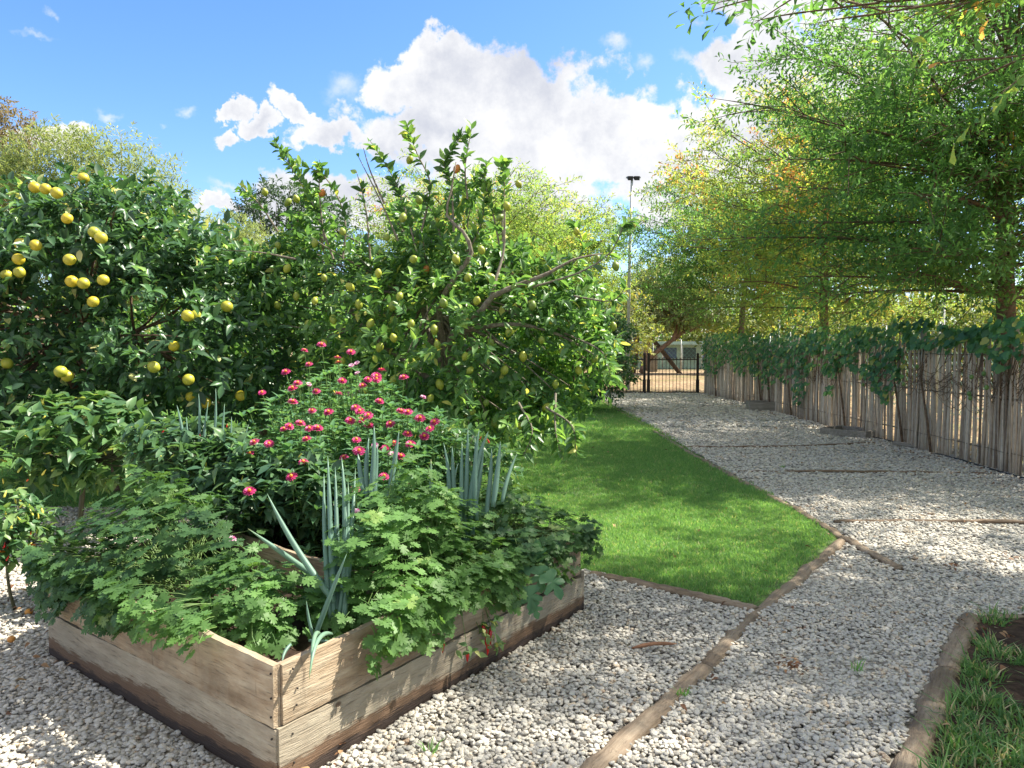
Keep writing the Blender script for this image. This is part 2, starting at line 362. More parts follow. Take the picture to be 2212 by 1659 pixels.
def sphere_V(seg=10, rings=6):
    V = [(0, 0, 1)]
    for i in range(1, rings):
        th = math.pi * i / rings
        for j in range(seg):
            ph = 2 * math.pi * j / seg; V.append((math.sin(th) * math.cos(ph), math.sin(th) * math.sin(ph), math.cos(th)))
    V.append((0, 0, -1)); Q = []; T = []
    for j in range(seg):
        T.append((0, 1 + j, 1 + (j + 1) % seg)); b = 1 + (rings - 2) * seg
        T.append((len(V) - 1, b + (j + 1) % seg, b + j))
    for i in range(rings - 2):
        for j in range(seg):
            a = 1 + i * seg; Q.append((a + j, a + seg + j, a + seg + (j + 1) % seg, a + (j + 1) % seg))
    return np.array(V, float), [np.array(T), np.array(Q)]
def smooth_path(pts, n=12):
    """Catmull-Rom through points"""
    P = np.asarray(pts, float); P = np.vstack([2 * P[0] - P[1], P, 2 * P[-1] - P[-2]]); out = []
    m = len(P) - 3; k = max(2, n // m)
    for i in range(m):
        p0, p1, p2, p3 = P[i:i + 4]
        for t in np.linspace(0, 1, k, endpoint=False):
            out.append(.5 * ((2 * p1) + (-p0 + p2) * t + (2 * p0 - 5 * p1 + 4 * p2 - p3) * t * t + (-p0 + 3 * p1 - 3 * p2 + p3) * t ** 3))
    out.append(P[-2]); return np.array(out)
def nrm(v): return v / (np.linalg.norm(v, axis=-1, keepdims=True) + 1e-9)

# ---- leaf prototypes (length 1 along +Y, normal +Z)
def leaf_blade(rows, fold=.18, curl=-.25, jit=0.0):
    """rows: (y, halfwidth); first and last are points"""
    V = []; T = []; Q = []
    y0 = rows[0][0]; V.append((0, y0, curl * y0 * y0)); prev = None
    for (y, h) in rows[1:-1]:
        z = curl * y * y; i = len(V); V += [(-h, y + rng.normal() * jit, z + fold * h), (0, y, z), (h, y + rng.normal() * jit, z + fold * h)]
        if prev is None: T += [(0, i + 1, i), (0, i + 2, i + 1)]
        else: Q += [(prev, prev + 1, i + 1, i), (prev + 1, prev + 2, i + 2, i + 1)]
        prev = i
    y = rows[-1][0]; i = len(V); V.append((0, y, curl * y * y)); T += [(prev, prev + 1, i), (prev + 1, prev + 2, i)]
    return np.array(V, float), [np.array(T)] + ([np.array(Q)] if Q else [])
def fan(outline, cup=.12, c=(0, .4)):
    V = [(c[0], c[1], 0)]; 
    for (x, y) in outline: V.append((x, y, cup * (x * x + (y - c[1]) ** 2) * (1 if rng.random() < .5 else .4)))
    n = len(outline); T = [(0, 1 + (i + 1) % n, 1 + i) for i in range(n)]
    return np.array(V, float), [np.array(T)]
def join_proto(parts):
    b = MB()
    for V, Fc in parts: b.add(V, Fc)
    V = np.concatenate(b.V); fs = {}
    for f in b.F: fs.setdefault(f.shape[1], []).append(f)
    return V, [np.concatenate(x) for x in fs.values()]
def xf(proto, ang, s, off, tilt=0.0):
    V, Fc = proto; c, si = math.cos(ang), math.sin(ang)
    V = V * s; ct, st = math.cos(tilt), math.sin(tilt)
    V = np.stack([V[:, 0], V[:, 1] * ct - V[:, 2] * st, V[:, 1] * st + V[:, 2] * ct], 1)
    V = np.stack([V[:, 0] * c - V[:, 1] * si, V[:, 0] * si + V[:, 1] * c, V[:, 2]], 1) + np.array(off); return V, Fc
citrus_p = [leaf_blade([(0, 0), (.22, .15), (.5, .225), (.78, .14), (1, 0)], f, c) for f, c in ((.5, -.2), (.9, -.35), (.3, .1), (.7, -.05))]
lance_p = [leaf_blade([(0, 0), (.2, .13), (.45, .17), (.75, .09), (1, 0)], f, c) for f, c in ((.4, -.3), (.7, -.5), (.3, -.1))]
ovate_p = [leaf_blade([(0, 0), (.18, .2), (.42, .27), (.72, .15), (1, 0)], f, c) for f, c in ((.4, -.35), (.6, -.55), (.3, -.15))]
oak_p = [leaf_blade([(0, 0), (.55, .11), (.82, .2), (1, 0)], .4, -.2), leaf_blade([(0, 0), (.5, .1), (.85, .17), (1, 0)], .2, .15), leaf_blade([(0, 0), (.45, .13), (.75, .17), (1, 0)], .6, -.3)]
thin_p = [(np.array([(0, 0, 0), (-.11, .45, .02), (.11, .45, .02), (0, 1, -.12)], float), [np.array([(0, 2, 1), (1, 2, 3)])])]
blob_p = [(np.array([(0, 0, 0), (-.28, .45, .1), (.3, .5, .06), (0, 1, -.1)], float), [np.array([(0, 2, 1), (1, 2, 3)])])]
def parsley_leaflet(k):
    o = [(0, 0), (.10, .16), (.36, .20), (.34, .32), (.19, .38), (.44, .50), (.50, .64), (.38, .68), (.19, .62), (.30, .84), (.20, .92), (.11, .88), (.06, 1.04), (-.04, 1.0), (-.12, .88), (-.26, .92), (-.28, .82), (-.18, .62), (-.38, .69), (-.50, .60), (-.42, .48), (-.18, .38), (-.35, .31), (-.36, .18), (-.1, .15)]
    o = [(x * (1.05 + .10 * rng.normal()), y * (1 + .03 * rng.normal())) for x, y in o]
    return fan(o, .25 if k % 2 else -.2, (0, .45))
def stemlet(a, b, wd=.012):
    a = np.array(a, float); b = np.array(b, float); d = b - a; n = np.array([-d[1], d[0], 0]); n = n / (np.linalg.norm(n) + 1e-9) * wd
    return np.array([a - n, a + n, b + n, b - n]), [np.array([(0, 1, 2, 3)])]
parsley_p = []
for k in range(5):
    P_ = [xf(parsley_leaflet(k), rng.normal() * .15, .52, (0, .45, 0), -.25 + .15 * rng.normal())]
    for s_ in (-1, 1): P_.append(xf(parsley_leaflet(k + 1), s_ * (-1.0 + .15 * rng.normal()), .48, (s_ * .06, .34, 0), -.2 + .2 * rng.normal()))
    P_.append(stemlet((0, 0, 0), (0, .5, 0))); 
    parsley_p.append(join_proto(P_))
vine_o = [(0, .05), (.16, -.02), (.34, .1), (.44, .34), (.40, .52), (.27, .62), (.25, .8), (.1, .93), (0, 1.0), (-.1, .93), (-.25, .8), (-.28, .62), (-.42, .5), (-.42, .3), (-.32, .08), (-.15, -.02)]
vine_p = [fan(vine_o, c, (0, .42)) for c in (.3, -.3, -.5)]
fig_o = [(0, 0), (.08, .02), (.22, -.02), (.34, .06), (.42, .2), (.30, .26), (.16, .30), (.30, .40), (.46, .50), (.40, .62), (.22, .58), (.12, .56), (.2, .72), (.14, .9), (0, 1.0), (-.12, .9), (-.2, .74), (-.1, .56), (-.24, .6), (-.42, .62), (-.46, .48), (-.30, .38), (-.16, .3), (-.32, .26), (-.42, .16), (-.3, .02), (-.12, 0)]
fig_p = [fan(fig_o, c, (0, .38)) for c in (-.3, -.5)]

_cache = {}
def pmesh(key, protos, k, vb, mat):
    kk = (key, k, vb, mat.name)
    if kk not in _cache:
        V, Fc = protos[k]; _cache[kk] = nmesh(key, V, Fc, mat, True, np.full(len(V), vb))
    return _cache[kk]
def frames(Dr, Nh):
    y = nrm(Dr); z = nrm(Nh - (Nh * y).sum(1)[:, None] * y); x = np.cross(y, z); return np.stack([x, y, z], -1)
def leaves(root, protos, P, Dr, Nh, S, Vr, mat, nparts=300, part='leaf', mass='foliage', key=None, kindmass=True):
    """each leaf a part (the nparts that show largest), the remainder one joined part"""
    key = key or part; n = len(P); A = frames(Dr, Nh) * S[:, None, None]
    ki = rng.integers(0, len(protos), n)
    u, v, d = project(P); inside = (u > -20) & (u < 2232) & (v > -20) & (v < 1680) & (P[:, 1] > .3)
    face = np.abs((A[:, :, 2] / S[:, None] * nrm(P - np.array([0, 0, CAMZ]))).sum(1))
    score = S / d ** 2 * (.35 + face) * np.where(inside, 1, .001)
    order = np.argsort(-score); sel = order[:nparts]; rest = order[nparts:]
    org = parent_world(root)
    bins = np.clip(np.round(Vr * 7) / 7, 0, 1)
    for i in sel:
        o = bpy.data.objects.new(part, pmesh(key, protos, int(ki[i]), float(bins[i]), mat))
        m = Matrix([list(A[i, 0]) + [P[i, 0] - org[0]], list(A[i, 1]) + [P[i, 1] - org[1]], list(A[i, 2]) + [P[i, 2] - org[2]], [0, 0, 0, 1]])
        col.objects.link(o); o.parent = root; o.matrix_basis = m
    if len(rest):
        VV = []; FF = {}; VA = []; off = 0
        for k, (V, Fc) in enumerate(protos):
            idx = rest[ki[rest] == k]
            if not len(idx): continue
            W = np.einsum('nij,vj->nvi', A[idx], V) + (P[idx] - org)[:, None, :]
            VV.append(W.reshape(-1, 3)); VA.append(np.repeat(Vr[idx], len(V)))
            for f in Fc:
                FF.setdefault(f.shape[1], []).append((f[None] + (off + np.arange(len(idx)) * len(V))[:, None, None]).reshape(-1, f.shape[1]))
            off += len(idx) * len(V)
        me = nmesh(mass, np.concatenate(VV), [np.concatenate(x) for x in FF.values()], mat, True, np.concatenate(VA))
        o = bpy.data.objects.new(mass, me); link(o, root); o['kind'] = 'stuff'
def rnd_dir(n): return nrm(rng.normal(size=(n, 3)))
def sprays(P, Dr, length, nl, spread=.9, droop=.25, flat=0.0):
    """twigs at P with direction Dr: returns per-leaf base positions, directions, normal hints"""
    n = len(P); Dr = nrm(Dr); t = (np.arange(nl) + .5) / nl
    length = np.broadcast_to(np.asarray(length, float), (n,))
    ref = rnd_dir(n); a = nrm(np.cross(Dr, ref))
    if flat > 0:
        a2 = nrm(np.cross(Dr, np.tile([0, 0, 1.0], (n, 1)))); a = nrm(a * (1 - flat) + a2 * flat)
    b = np.cross(Dr, a)
    ph = np.arange(nl) * (2.4 if flat == 0 else math.pi) + rng.random((n, 1)) * (6.28 if flat == 0 else .5) + rng.normal(size=(n, nl)) * .35
    side = a[:, None, :] * np.cos(ph)[..., None] + b[:, None, :] * np.sin(ph)[..., None]
    pos = P[:, None, :] + Dr[:, None, :] * (length[:, None] * t[None, :])[..., None]
    pos[..., 2] -= droop * length[:, None] * t[None, :] ** 2
    ld = side * spread + Dr[:, None, :] * (1.1 - .2 * (1 - t))[None, :, None] * .8
    ld[..., 2] -= droop * .8
    ld = nrm(ld + rng.normal(size=ld.shape) * .18)
    nh = np.tile([0, 0, 1.0], (n, nl, 1)) + Dr[:, None, :] * .3 + rng.normal(size=ld.shape) * .4
    return pos.reshape(-1, 3), ld.reshape(-1, 3), nh.reshape(-1, 3)
def vnoise(P, sc_, seed=0):
    """cheap smooth pseudo noise -1..1"""
    r = np.random.default_rng(seed); out = np.zeros(len(P))
    for k in range(5):
        d = r.normal(size=3); out += np.sin(P @ d * sc_ * (1 + .5 * k) + r.random() * 6.28)
    return out / 2.6
def crown_pts(ells, n, inner=.55, bias=2.2, zmin=-9):
    """points in the outer shell of a union of ellipsoids, with outward directions"""
    out = []; dirs = []; wts = np.array([e[1][0] * e[1][1] + e[1][2] * e[1][0] for e in ells]); wts = wts / wts.sum()
    for (c, r), wgt in zip(ells, wts):
        m = int(n * wgt); d = rnd_dir(m); q = inner + (1 - inner) * rng.random(m) ** (1 / bias)
        c = np.array(c, float); r = np.array(r, float)
        p = c + d * r * (q * (1 + .10 * vnoise(d * 3 + c, 2.0, 3)))[:, None]
        keep = p[:, 2] > zmin
        for (c2, r2) in ells:
            if np.allclose(c2, c): continue
            keep &= (((p - np.array(c2)) / np.array(r2)) ** 2).sum(1) > .35
        out.append(p[keep]); dirs.append(nrm(d / r)[keep])
    return np.concatenate(out), np.concatenate(dirs)
def limb(b, a, z, r0, r1, bend=.15, sides=6, n=7):
    a = np.array(a, float); z = np.array(z, float); m = (a + z) / 2 + rng.normal(size=3) * np.linalg.norm(z - a) * bend + np.array([0, 0, -.05 * np.linalg.norm(z - a)])
    t = np.linspace(0, 1, n)[:, None]; p = (1 - t) ** 2 * a + 2 * t * (1 - t) * m + t * t * z
    b.tube(p, np.linspace(r0, r1, n), sides); return p

# ------------------------------------------------------------------ ground
def poly_sheet(name, pts, z, mat, label=None, cells=None):
    V = [(p[0], p[1], z) for p in pts]
    me = bpy.data.meshes.new(name); me.from_pydata(V, [], [tuple(range(len(V)))]); me.update(); me.materials.append(mat)
    o = bpy.data.objects.new(name, me); link(o); o['kind'] = 'structure'; return o
def inpoly(P, poly):
    x, y = P[:, 0], P[:, 1]; ins = np.zeros(len(P), bool); j = len(poly) - 1
    for i in range(len(poly)):
        xi, yi = poly[i][:2]; xj, yj = poly[j][:2]
        c = ((yi > y) != (yj > y)) & (x < (xj - xi) * (y - yi) / (yj - yi + 1e-12) + xi); ins ^= c; j = i
    return ins
poly_sheet('ground', [(-400, -100), (400, -100), (400, 900), (-400, 900)], -.03, G['ground'])
lawn_edge = [gp(u, v)[:2] for u, v in [(1822, 1166), (1700, 1090), (1585, 1030), (1470, 962), (1395, 915), (1300, 865)]]
lawn_front = [gp(u, v)[:2] for u, v in [(1292, 1243), (1460, 1278), (1632, 1320)]]
lawn_poly = [tuple(p) for p in lawn_edge] + [(1.5, 24.5), (-14, 24), (-14, 8.2), (-5, 7.5), (-3, 7.5), (-1.5, 7.05)] + [tuple(p) for p in lawn_front]
poly_sheet('lawn', lawn_poly, .012, G['lawn'])
patch_poly = [tuple(gp(u, v)[:2]) for u, v in [(2105, 1338), (2060, 1440), (2000, 1560), (1968, 1659), (1940, 1800)]] + [(2.2, 1.0), (4.5, 1.0), (4.5, 4.2)] + [tuple(gp(u, v)[:2]) for u, v in [(2300, 1320)]]
poly_sheet('grass_verge', patch_poly, .008, G['soil'])
gravel_poly = [(-9, -1), (8, -1), (6.35, 8.5), (6.25, 14), (6.35, 18), (6.9, 26), (1.5, 26), (1.5, 24.5)] + [tuple(p) for p in lawn_edge[::-1]] + [tuple(p) for p in lawn_front[::-1]] + [(-1.5, 7.05), (-3, 7.5), (-5, 7.5), (-9, 7.8)]
poly_sheet('gravel_path', gravel_poly, 0.0, G['gravel_bed'])

# bed frame
Bc = gp(600, 1714); Bl = gp(105, 1412); Br = gp(1262, 1320)
e1 = (Bl - Bc) / np.linalg.norm(Bl - Bc); e2 = (Br - Bc) / np.linalg.norm(Br - Bc); W1 = np.linalg.norm(Bl - Bc); W2 = np.linalg.norm(Br - Bc)
def bp(a, b, z=0.0): p = Bc + e1 * a + e2 * b; return np.array([p[0], p[1], z])
bed_poly = [bp(0, 0)[:2], bp(W1, 0)[:2], bp(W1, W2)[:2], bp(0, W2)[:2]]
bed_poly_out = [bp(-.01, -.01)[:2], bp(W1 + .01, -.01)[:2], bp(W1 + .01, W2 + .01)[:2], bp(-.01, W2 + .01)[:2]]

def scatter(name, pts, scl, protos, mat, tilt, label, cat, extra_rot=True):
    c = bpy.data.collections.new(name + '_kinds')
    for i, (V, Fc, var) in enumerate(protos):
        c.objects.link(bpy.data.objects.new(name + '_kind', nmesh(name + '_kind', V, Fc, mat, True, var)))
    me = bpy.data.meshes.new(name); me.vertices.add(len(pts)); me.vertices.foreach_set('co', np.asarray(pts, dtype=np.float32).ravel())
    at_ = me.attributes.new('sc', 'FLOAT', 'POINT'); at_.data.foreach_set('value', np.asarray(scl, dtype=np.float32))
    me.materials.append(mat); o = bpy.data.objects.new(name, me); link(o)
    tag(o, label, cat, kind='stuff')
    ng = bpy.data.node_groups.new(name, 'GeometryNodeTree')
    ng.interface.new_socket('Geometry', in_out='INPUT', socket_type='NodeSocketGeometry'); ng.interface.new_socket('Geometry', in_out='OUTPUT', socket_type='NodeSocketGeometry')
    gi = ng.nodes.new('NodeGroupInput'); go = ng.nodes.new('NodeGroupOutput'); ip = ng.nodes.new('GeometryNodeInstanceOnPoints')
    ci = ng.nodes.new('GeometryNodeCollectionInfo'); ci.inputs['Collection'].default_value = c; ci.inputs['Separate Children'].default_value = True; ci.inputs['Reset Children'].default_value = True
    rv = ng.nodes.new('FunctionNodeRandomValue'); rv.data_type = 'FLOAT_VECTOR'; rv.inputs[0].default_value = (-tilt, -tilt, -3.15); rv.inputs[1].default_value = (tilt, tilt, 3.15)
    na = ng.nodes.new('GeometryNodeInputNamedAttribute'); na.data_type = 'FLOAT'; na.inputs[0].default_value = 'sc'
    l = ng.links.new; l(gi.outputs[0], ip.inputs['Points']); l(ci.outputs[0], ip.inputs['Instance']); ip.inputs['Pick Instance'].default_value = True
    l(rv.outputs[0], ip.inputs['Rotation']); l(na.outputs[0], ip.inputs['Scale']); l(ip.outputs[0], go.inputs[0])
    md = o.modifiers.new('scatter', 'NODES'); md.node_group = ng; return o
def jgrid(x0, x1, y0, y1, s):
    X, Y = np.meshgrid(np.arange(x0, x1, s), np.arange(y0, y1, s)); p = np.stack([X.ravel(), Y.ravel()], 1); return p + (rng.random(p.shape) - .5) * s * 1.1
def view_ok(p, mar=.6):
    return np.abs(p[:, 0]) < p[:, 1] * .69 + mar + .9
# stones
import bmesh
def ico(sub):
    bm = bmesh.new(); bmesh.ops.create_icosphere(bm, subdivisions=sub, radius=1); V = np.array([v.co[:] for v in bm.verts]); T = np.array([[v.index for v in f.verts] for f in bm.faces]); bm.free(); return V, T
IV, IT = ico(2)
stones = []
for k in range(10):
    V = IV.copy(); V = V * (1 + .22 * vnoise(V, 1.6, 50 + k))[:, None]
    for q in range(7):                       # chip flat facets
        d = rnd_dir(1)[0]; h = V @ d; lim = .62 + .2 * rng.random(); V -= np.clip(h - lim, 0, None)[:, None] * d * .9
    V *= np.array([1.0, .66 + .2 * rng.random(), .36 + .18 * rng.random()]); stones.append((V, [IT], np.full(len(V), .5)))
pp = []; ss = []
for (y0, y1, s, z0) in [(1.2, 5.0, .0225, 0), (5.0, 9.0, .0275, 0), (9, 15, .038, 0), (15, 26, .060, 0)]:
    for lay in range(3):
        q = jgrid(-9, 7.5, y0, y1, s); q = q[view_ok(q)]
        r = s * (.47 + .42 * rng.random(len(q)) ** 2.0) * (1.05 if lay else 1)
        keep = rng.random(len(q)) < (.97, .75, .4)[lay]; q, r = q[keep], r[keep]
        z = .003 + lay * s * .26 + rng.random(len(q)) * s * .2 + .012 * vnoise(np.c_[q, q[:, 0] * 0], 1.1, 5)
        pp.append(np.c_[q, z]); ss.append(r)
pp = np.concatenate(pp); ss = np.concatenate(ss)
k = inpoly(pp, gravel_poly) & ~inpoly(pp, patch_poly) & ~inpoly(pp, bed_poly_out)
pp, ss = pp[k], ss[k]
LOGS = {'diag': [gp(u, v) for u, v in [(1826, 1166), (1640, 1325), (1525, 1445), (1290, 1659), (1100, 1850)]],
        'right': [gp(u, v) for u, v in [(2098, 1335), (2045, 1450), (1995, 1580), (1965, 1680), (1930, 1850)]],
        'front': [gp(u, v) for u, v in [(1280, 1246), (1460, 1284), (1630, 1324)]],
        'edge': [gp(u, v) for u, v in [(1300, 868), (1400, 925), (1475, 972), (1590, 1036), (1712, 1100), (1822, 1166), (1940, 1233)]]}
def seg_d(P, poly):
    d = np.full(len(P), 9.0)
    for a, b in zip(poly[:-1], poly[1:]):
        a, b = np.array(a[:2]), np.array(b[:2]); t = np.clip(((P[:, :2] - a) @ (b - a)) / ((b - a) @ (b - a)), 0, 1); d = np.minimum(d, np.linalg.norm(P[:, :2] - a - t[:, None] * (b - a), axis=1))
    return d
k = np.ones(len(pp), bool)
for nm_, wd in (('diag', .05), ('right', .06), ('front', .04), ('edge', .04)):
    k &= (seg_d(pp, LOGS[nm_]) > wd * (.8 + .5 * vnoise(pp, 4, 9))) 
pp, ss = pp[k], ss[k]
scatter('gravel', pp, ss, stones, G['stone'], .38, 'loose pale grey gravel stones covering the path and the yard round the bed', 'gravel')

# grass tufts
def tuft(nb, rad, h, w, lean, vlo, vhi):
    b = MB()
    for i in range(nb):
        a = rng.random() * 6.28; r = rad * math.sqrt(rng.random()); p = np.array([r * math.cos(a), r * math.sin(a), 0]); d = np.array([math.cos(a + rng.normal()), math.sin(a + rng.normal()), 0]) * lean * rng.random()
        hh = h * (.5 + .6 * rng.random()); sd = rng.random() * 6.28; sd = np.array([math.cos(sd), math.sin(sd), 0]) * w
        m = p + d * hh * .4 + np.array([0, 0, hh * .6]); t = p + d * hh * 1.2 + np.array([0, 0, hh])
        b.add([p - sd, p + sd, m + sd * .7, m - sd * .7, t], [np.array([(0, 1, 2, 3)]), np.array([(3, 2, 4)])], vlo + (vhi - vlo) * rng.random())
    return np.concatenate(b.V), b.F, np.concatenate(b.var)
lp = []; ls = []
for (y0, y1, s, sz) in [(4.2, 8, .045, 1.0), (8, 13, .065, 1.25), (13, 24.5, .11, 1.9)]:
    q = jgrid(-13, 4, y0, y1, s); q = q[view_ok(q)]; lp.append(np.c_[q, np.full(len(q), .012)]); ls.append(sz * (.75 + .5 * rng.random(len(q))))
lp = np.concatenate(lp); ls = np.concatenate(ls)
k = inpoly(lp, lawn_poly) & ~inpoly(lp, bed_poly_out) & (seg_d(lp, LOGS['front']) > .05) & (seg_d(lp, LOGS['diag']) > .085 + .03 * vnoise(lp, 9, 2)) & (seg_d(lp, LOGS['edge']) > .045 + .03 * vnoise(lp, 7, 5))
lp, ls = lp[k], ls[k]; ls *= (1 + .18 * vnoise(lp, 1.4, 4))
scatter('lawn_grass', lp, ls, [tuft(28, .05, .033, .0028, 1.0, 0, .85 + .16 * (i % 2)) for i in range(6)], G['grass'], .1, 'short bright green lawn grass beside the gravel path', 'grass')
q = jgrid(1.5, 4.4, 1.5, 5, .042); q = q[inpoly(q, patch_poly)]; q3 = np.c_[q, np.full(len(q), .008)]
k = (seg_d(q3, LOGS['right']) > .07) & (vnoise(q3, 4.2, 12) > -.3 + .7 * (q3[:, 1] > 3.9)); q3 = q3[k]
scatter('rough_grass', q3, .7 + .9 * rng.random(len(q3)), [tuft(14, .05, .042, .0032, 1.8, 0, .72 + .28 * (i % 2)) for i in range(6)], G['grass_rough'], .3, 'patchy rough grass with dry blades on dark soil behind the timber edging', 'grass')

# ------------------------------------------------------------------ edging logs
def log_obj(name, pts, r, label, z=.0, n=26, flat=.62, cat='edging log', mat='log'):
    P = smooth_path([np.array([p[0], p[1], z]) for p in pts], n)
    Pj = P + rng.normal(size=P.shape) * np.array([.007, .007, .005])
    L_ = np.linalg.norm(P[-1] - P[0]); d = (P[-1] - P[0]) / L_
    ang = math.atan2(d[1], d[0]); rm = np.array([[math.cos(-ang), -math.sin(-ang), 0], [math.sin(-ang), math.cos(-ang), 0], [0, 0, 1]])
    loc = (Pj - P[0]) @ rm.T
    b = MB(); b.tube(loc, r * (1 + .05 * np.convolve(rng.normal(size=len(P) + 6), np.ones(5) / 3, 'same')[3:-3]), 14, True, .5, .025)
    me = b.mesh(name, G[mat], True); o = bpy.data.objects.new(name, me); o.location = tuple(P[0]); o.rotation_euler = (0, 0, ang); o.scale = (1, 1, flat)
    return tag(link(o), label, cat)
d1 = LOGS['diag']
log_obj('edging_log', d1[:3], .046, 'weathered timber log between the lawn tip and the middle of the gravel yard')
log_obj('edging_log', [d1[2] * .985 + d1[3] * .015, d1[3], d1[4]], .052, 'cracked timber log half buried in gravel, running out of the bottom of the photo', .0)
log_obj('edging_log', LOGS['front'], .042, 'round brown pole along the near edge of the lawn beside the raised bed', .02)
ed = LOGS['edge']
log_obj('edging_log', ed[4:6] + [ed[6]], .038, 'split edging pole passing the tip of the lawn into the gravel', .015)
log_obj('edging_log', ed[2:5], .04, 'edging pole along the middle of the lawn side of the driveway', .012)
log_obj('edging_log', ed[0:3], .04, 'farthest edging pole along the lawn, ending near the gate', .012)
r1 = LOGS['right']
log_obj('edging_log', r1[:2], .055, 'grey timber log at the far corner of the rough grass verge', .0)
log_obj('edging_log', [r1[1] * .99 + r1[2] * .01] + r1[2:], .058, 'split timber log along the rough grass verge at the bottom right', .0)
log_obj('edging_log', [gp(2112, 1338), gp(2212, 1332), gp(2330, 1322)], .03, 'short brown log across the far end of the rough grass verge', .0)
for (pts, lab) in [([(1592, 1024), (1900, 1024), (2200, 1030)], 'thin batten across the gravel driveway, nearest of the set'), ([(1478, 969), (1700, 968), (1930, 958)], 'thin batten across the gravel driveway level with the flat wooden frame'),
                   ([(1800, 1133), (2020, 1132), (2240, 1136)], 'faint batten nearly buried in the gravel beyond the lawn tip'), ([(1345, 886), (1440, 886), (1600, 888)], 'farthest batten across the driveway before the gate')]:
    log_obj('batten', [gp(u, v) for u, v in pts], .022, lab, .028, 16, .8, 'batten', 'batten')

# ------------------------------------------------------------------ raised bed
bed = thing('raised_bed', bp(W1 / 2, W2 / 2), 'raised vegetable bed of weathered planks overflowing with parsley in the foreground', 'raised bed')
def plank(p0, p1, z0, z1, th, mat, name='plank', wav=.004, sag=0.0, lean=0.0):
    """board from p0 to p1 (outer face line), thickness inward (left of direction)"""
    p0 = np.array(p0); p1 = np.array(p1); Ln = np.linalg.norm((p1 - p0)[:2]); ang = math.atan2(p1[1] - p0[1], p1[0] - p0[0])
    nx, nz = 40, 5; H = z1 - z0; V = []; Q = []
    top = H + wav * np.cumsum(rng.normal(size=nx + 1)) * .5; top -= (top.mean() - H); bot = wav * rng.normal(size=nx + 1) * .3
    for side in (0, 1):
        for i in range(nx + 1):
            for j in range(nz + 1):
                f = j / nz; z = bot[i] * (1 - f) + top[i] * f; x = Ln * i / nx
                edge = .003 if (i in (0, nx) or j in (0, nz)) else 0
                y = (edge if side == 0 else th - edge) + lean * z + sag * math.sin(math.pi * i / nx) * f + rng.normal() * .0006
                V.append((x, y, z))
    S_ = (nx + 1) * (nz + 1); idx = lambda s, i, j: s * S_ + i * (nz + 1) + j
    for i in range(nx):
        for j in range(nz):
            Q.append((idx(0, i, j), idx(0, i + 1, j), idx(0, i + 1, j + 1), idx(0, i, j + 1))); Q.append((idx(1, i, j), idx(1, i, j + 1), idx(1, i + 1, j + 1), idx(1, i + 1, j)))
        Q.append((idx(0, i, nz), idx(0, i + 1, nz), idx(1, i + 1, nz), idx(1, i, nz))); Q.append((idx(0, i, 0), idx(1, i, 0), idx(1, i + 1, 0), idx(0, i + 1, 0)))
    for j in range(nz):
        Q.append((idx(0, 0, j), idx(0, 0, j + 1), idx(1, 0, j + 1), idx(1, 0, j))); Q.append((idx(0, nx, j), idx(1, nx, j), idx(1, nx, j + 1), idx(0, nx, j + 1)))
    o = bpy.data.objects.new(name, nmesh(name, V, [np.array(Q)], G[mat], False)); o.location = tuple(np.array([p0[0], p0[1], z0]) - parent_world(bed)); o.rotation_euler = (0, 0, ang)
    link(o, bed); return o
TH = .035; ZS = .228; ZT = .472
# left-front side runs from left corner to the near corner (outer face towards the camera)
plank(bp(W1, 0), bp(.012, 0), -.05, ZS - .003, TH, 'plank_low'); plank(bp(W1 - .01, -.004), bp(.02, -.002), ZS + .003, ZT, TH, 'plank', lean=.0)
plank(bp(0, .012), bp(0, W2), -.05, ZS - .004, TH, 'plank_low'); plank(bp(.004, .034), bp(.008, W2 - .03), ZS + .007, ZT, TH, 'plank', sag=.006)
plank(bp(0, W2), bp(W1, W2), -.05, ZS - .003, TH, 'plank_low'); plank(bp(.04, W2 - .004), bp(W1, W2), ZS + .003, ZT, TH, 'plank')
plank(bp(W1, W2), bp(W1, .04), -.05, ZS - .003, TH, 'plank_low'); plank(bp(W1 - .004, W2 - .04), bp(W1 - .004, .04), ZS + .003, ZT, TH, 'plank')
dv = plank(bp(W1 - .05, .86), bp(.05, .80), .2, .52, .03, 'plank', 'divider_board')
b = MB(); b.box((-.022, -.022, -.02), (.022, .022, .44)); o = b.build('corner_post', G['greywood'], None, False); o.parent = bed
p = bp(.05, .055, .0) - parent_world(bed); o.location = tuple(p); o.rotation_euler = (0, 0, math.atan2(e2[1], e2[0]))
# nail heads
NV, NF = sphere_V(8, 4); nail_me = nmesh('nail', NV * .0045, NF, G['black_metal'])
for (a, b_, z, s_) in [(.03, 0, .43, 0), (.03, 0, .34, 0), (.032, 0, .27, 0), (.03, 0, .19, 0), (.03, 0, .08, 0)]:
    o = bpy.data.objects.new('nail', nail_me); o.location = tuple(bp(a, -.002, z) - parent_world(bed)); link(o, bed)
for (b_, z) in [(.075, .43), (.095, .35), (.09, .29), (.07, .19), (.075, .08), (1.15, .2), (2.2, .15), (2.23, .3)]:
    o = bpy.data.objects.new('nail', nail_me); o.location = tuple(bp(-.001, b_, z) - parent_world(bed)); link(o, bed)
# soil
n = 30; V = []; Q = []
for i in range(n + 1):
    for j in range(n + 1):
        p = bp(.037 + (W1 - .074) * i / n, .037 + (W2 - .074) * j / n); V.append((p[0], p[1], .36 + .012 * rng.normal()))
for i in range(n):
    for j in range(n): Q.append((i * (n + 1) + j, (i + 1) * (n + 1) + j, (i + 1) * (n + 1) + j + 1, i * (n + 1) + j + 1))
o = bpy.data.objects.new('soil', nmesh('soil', np.array(V) - parent_world(bed), [np.array(Q)], G['soil'], True)); link(o, bed)

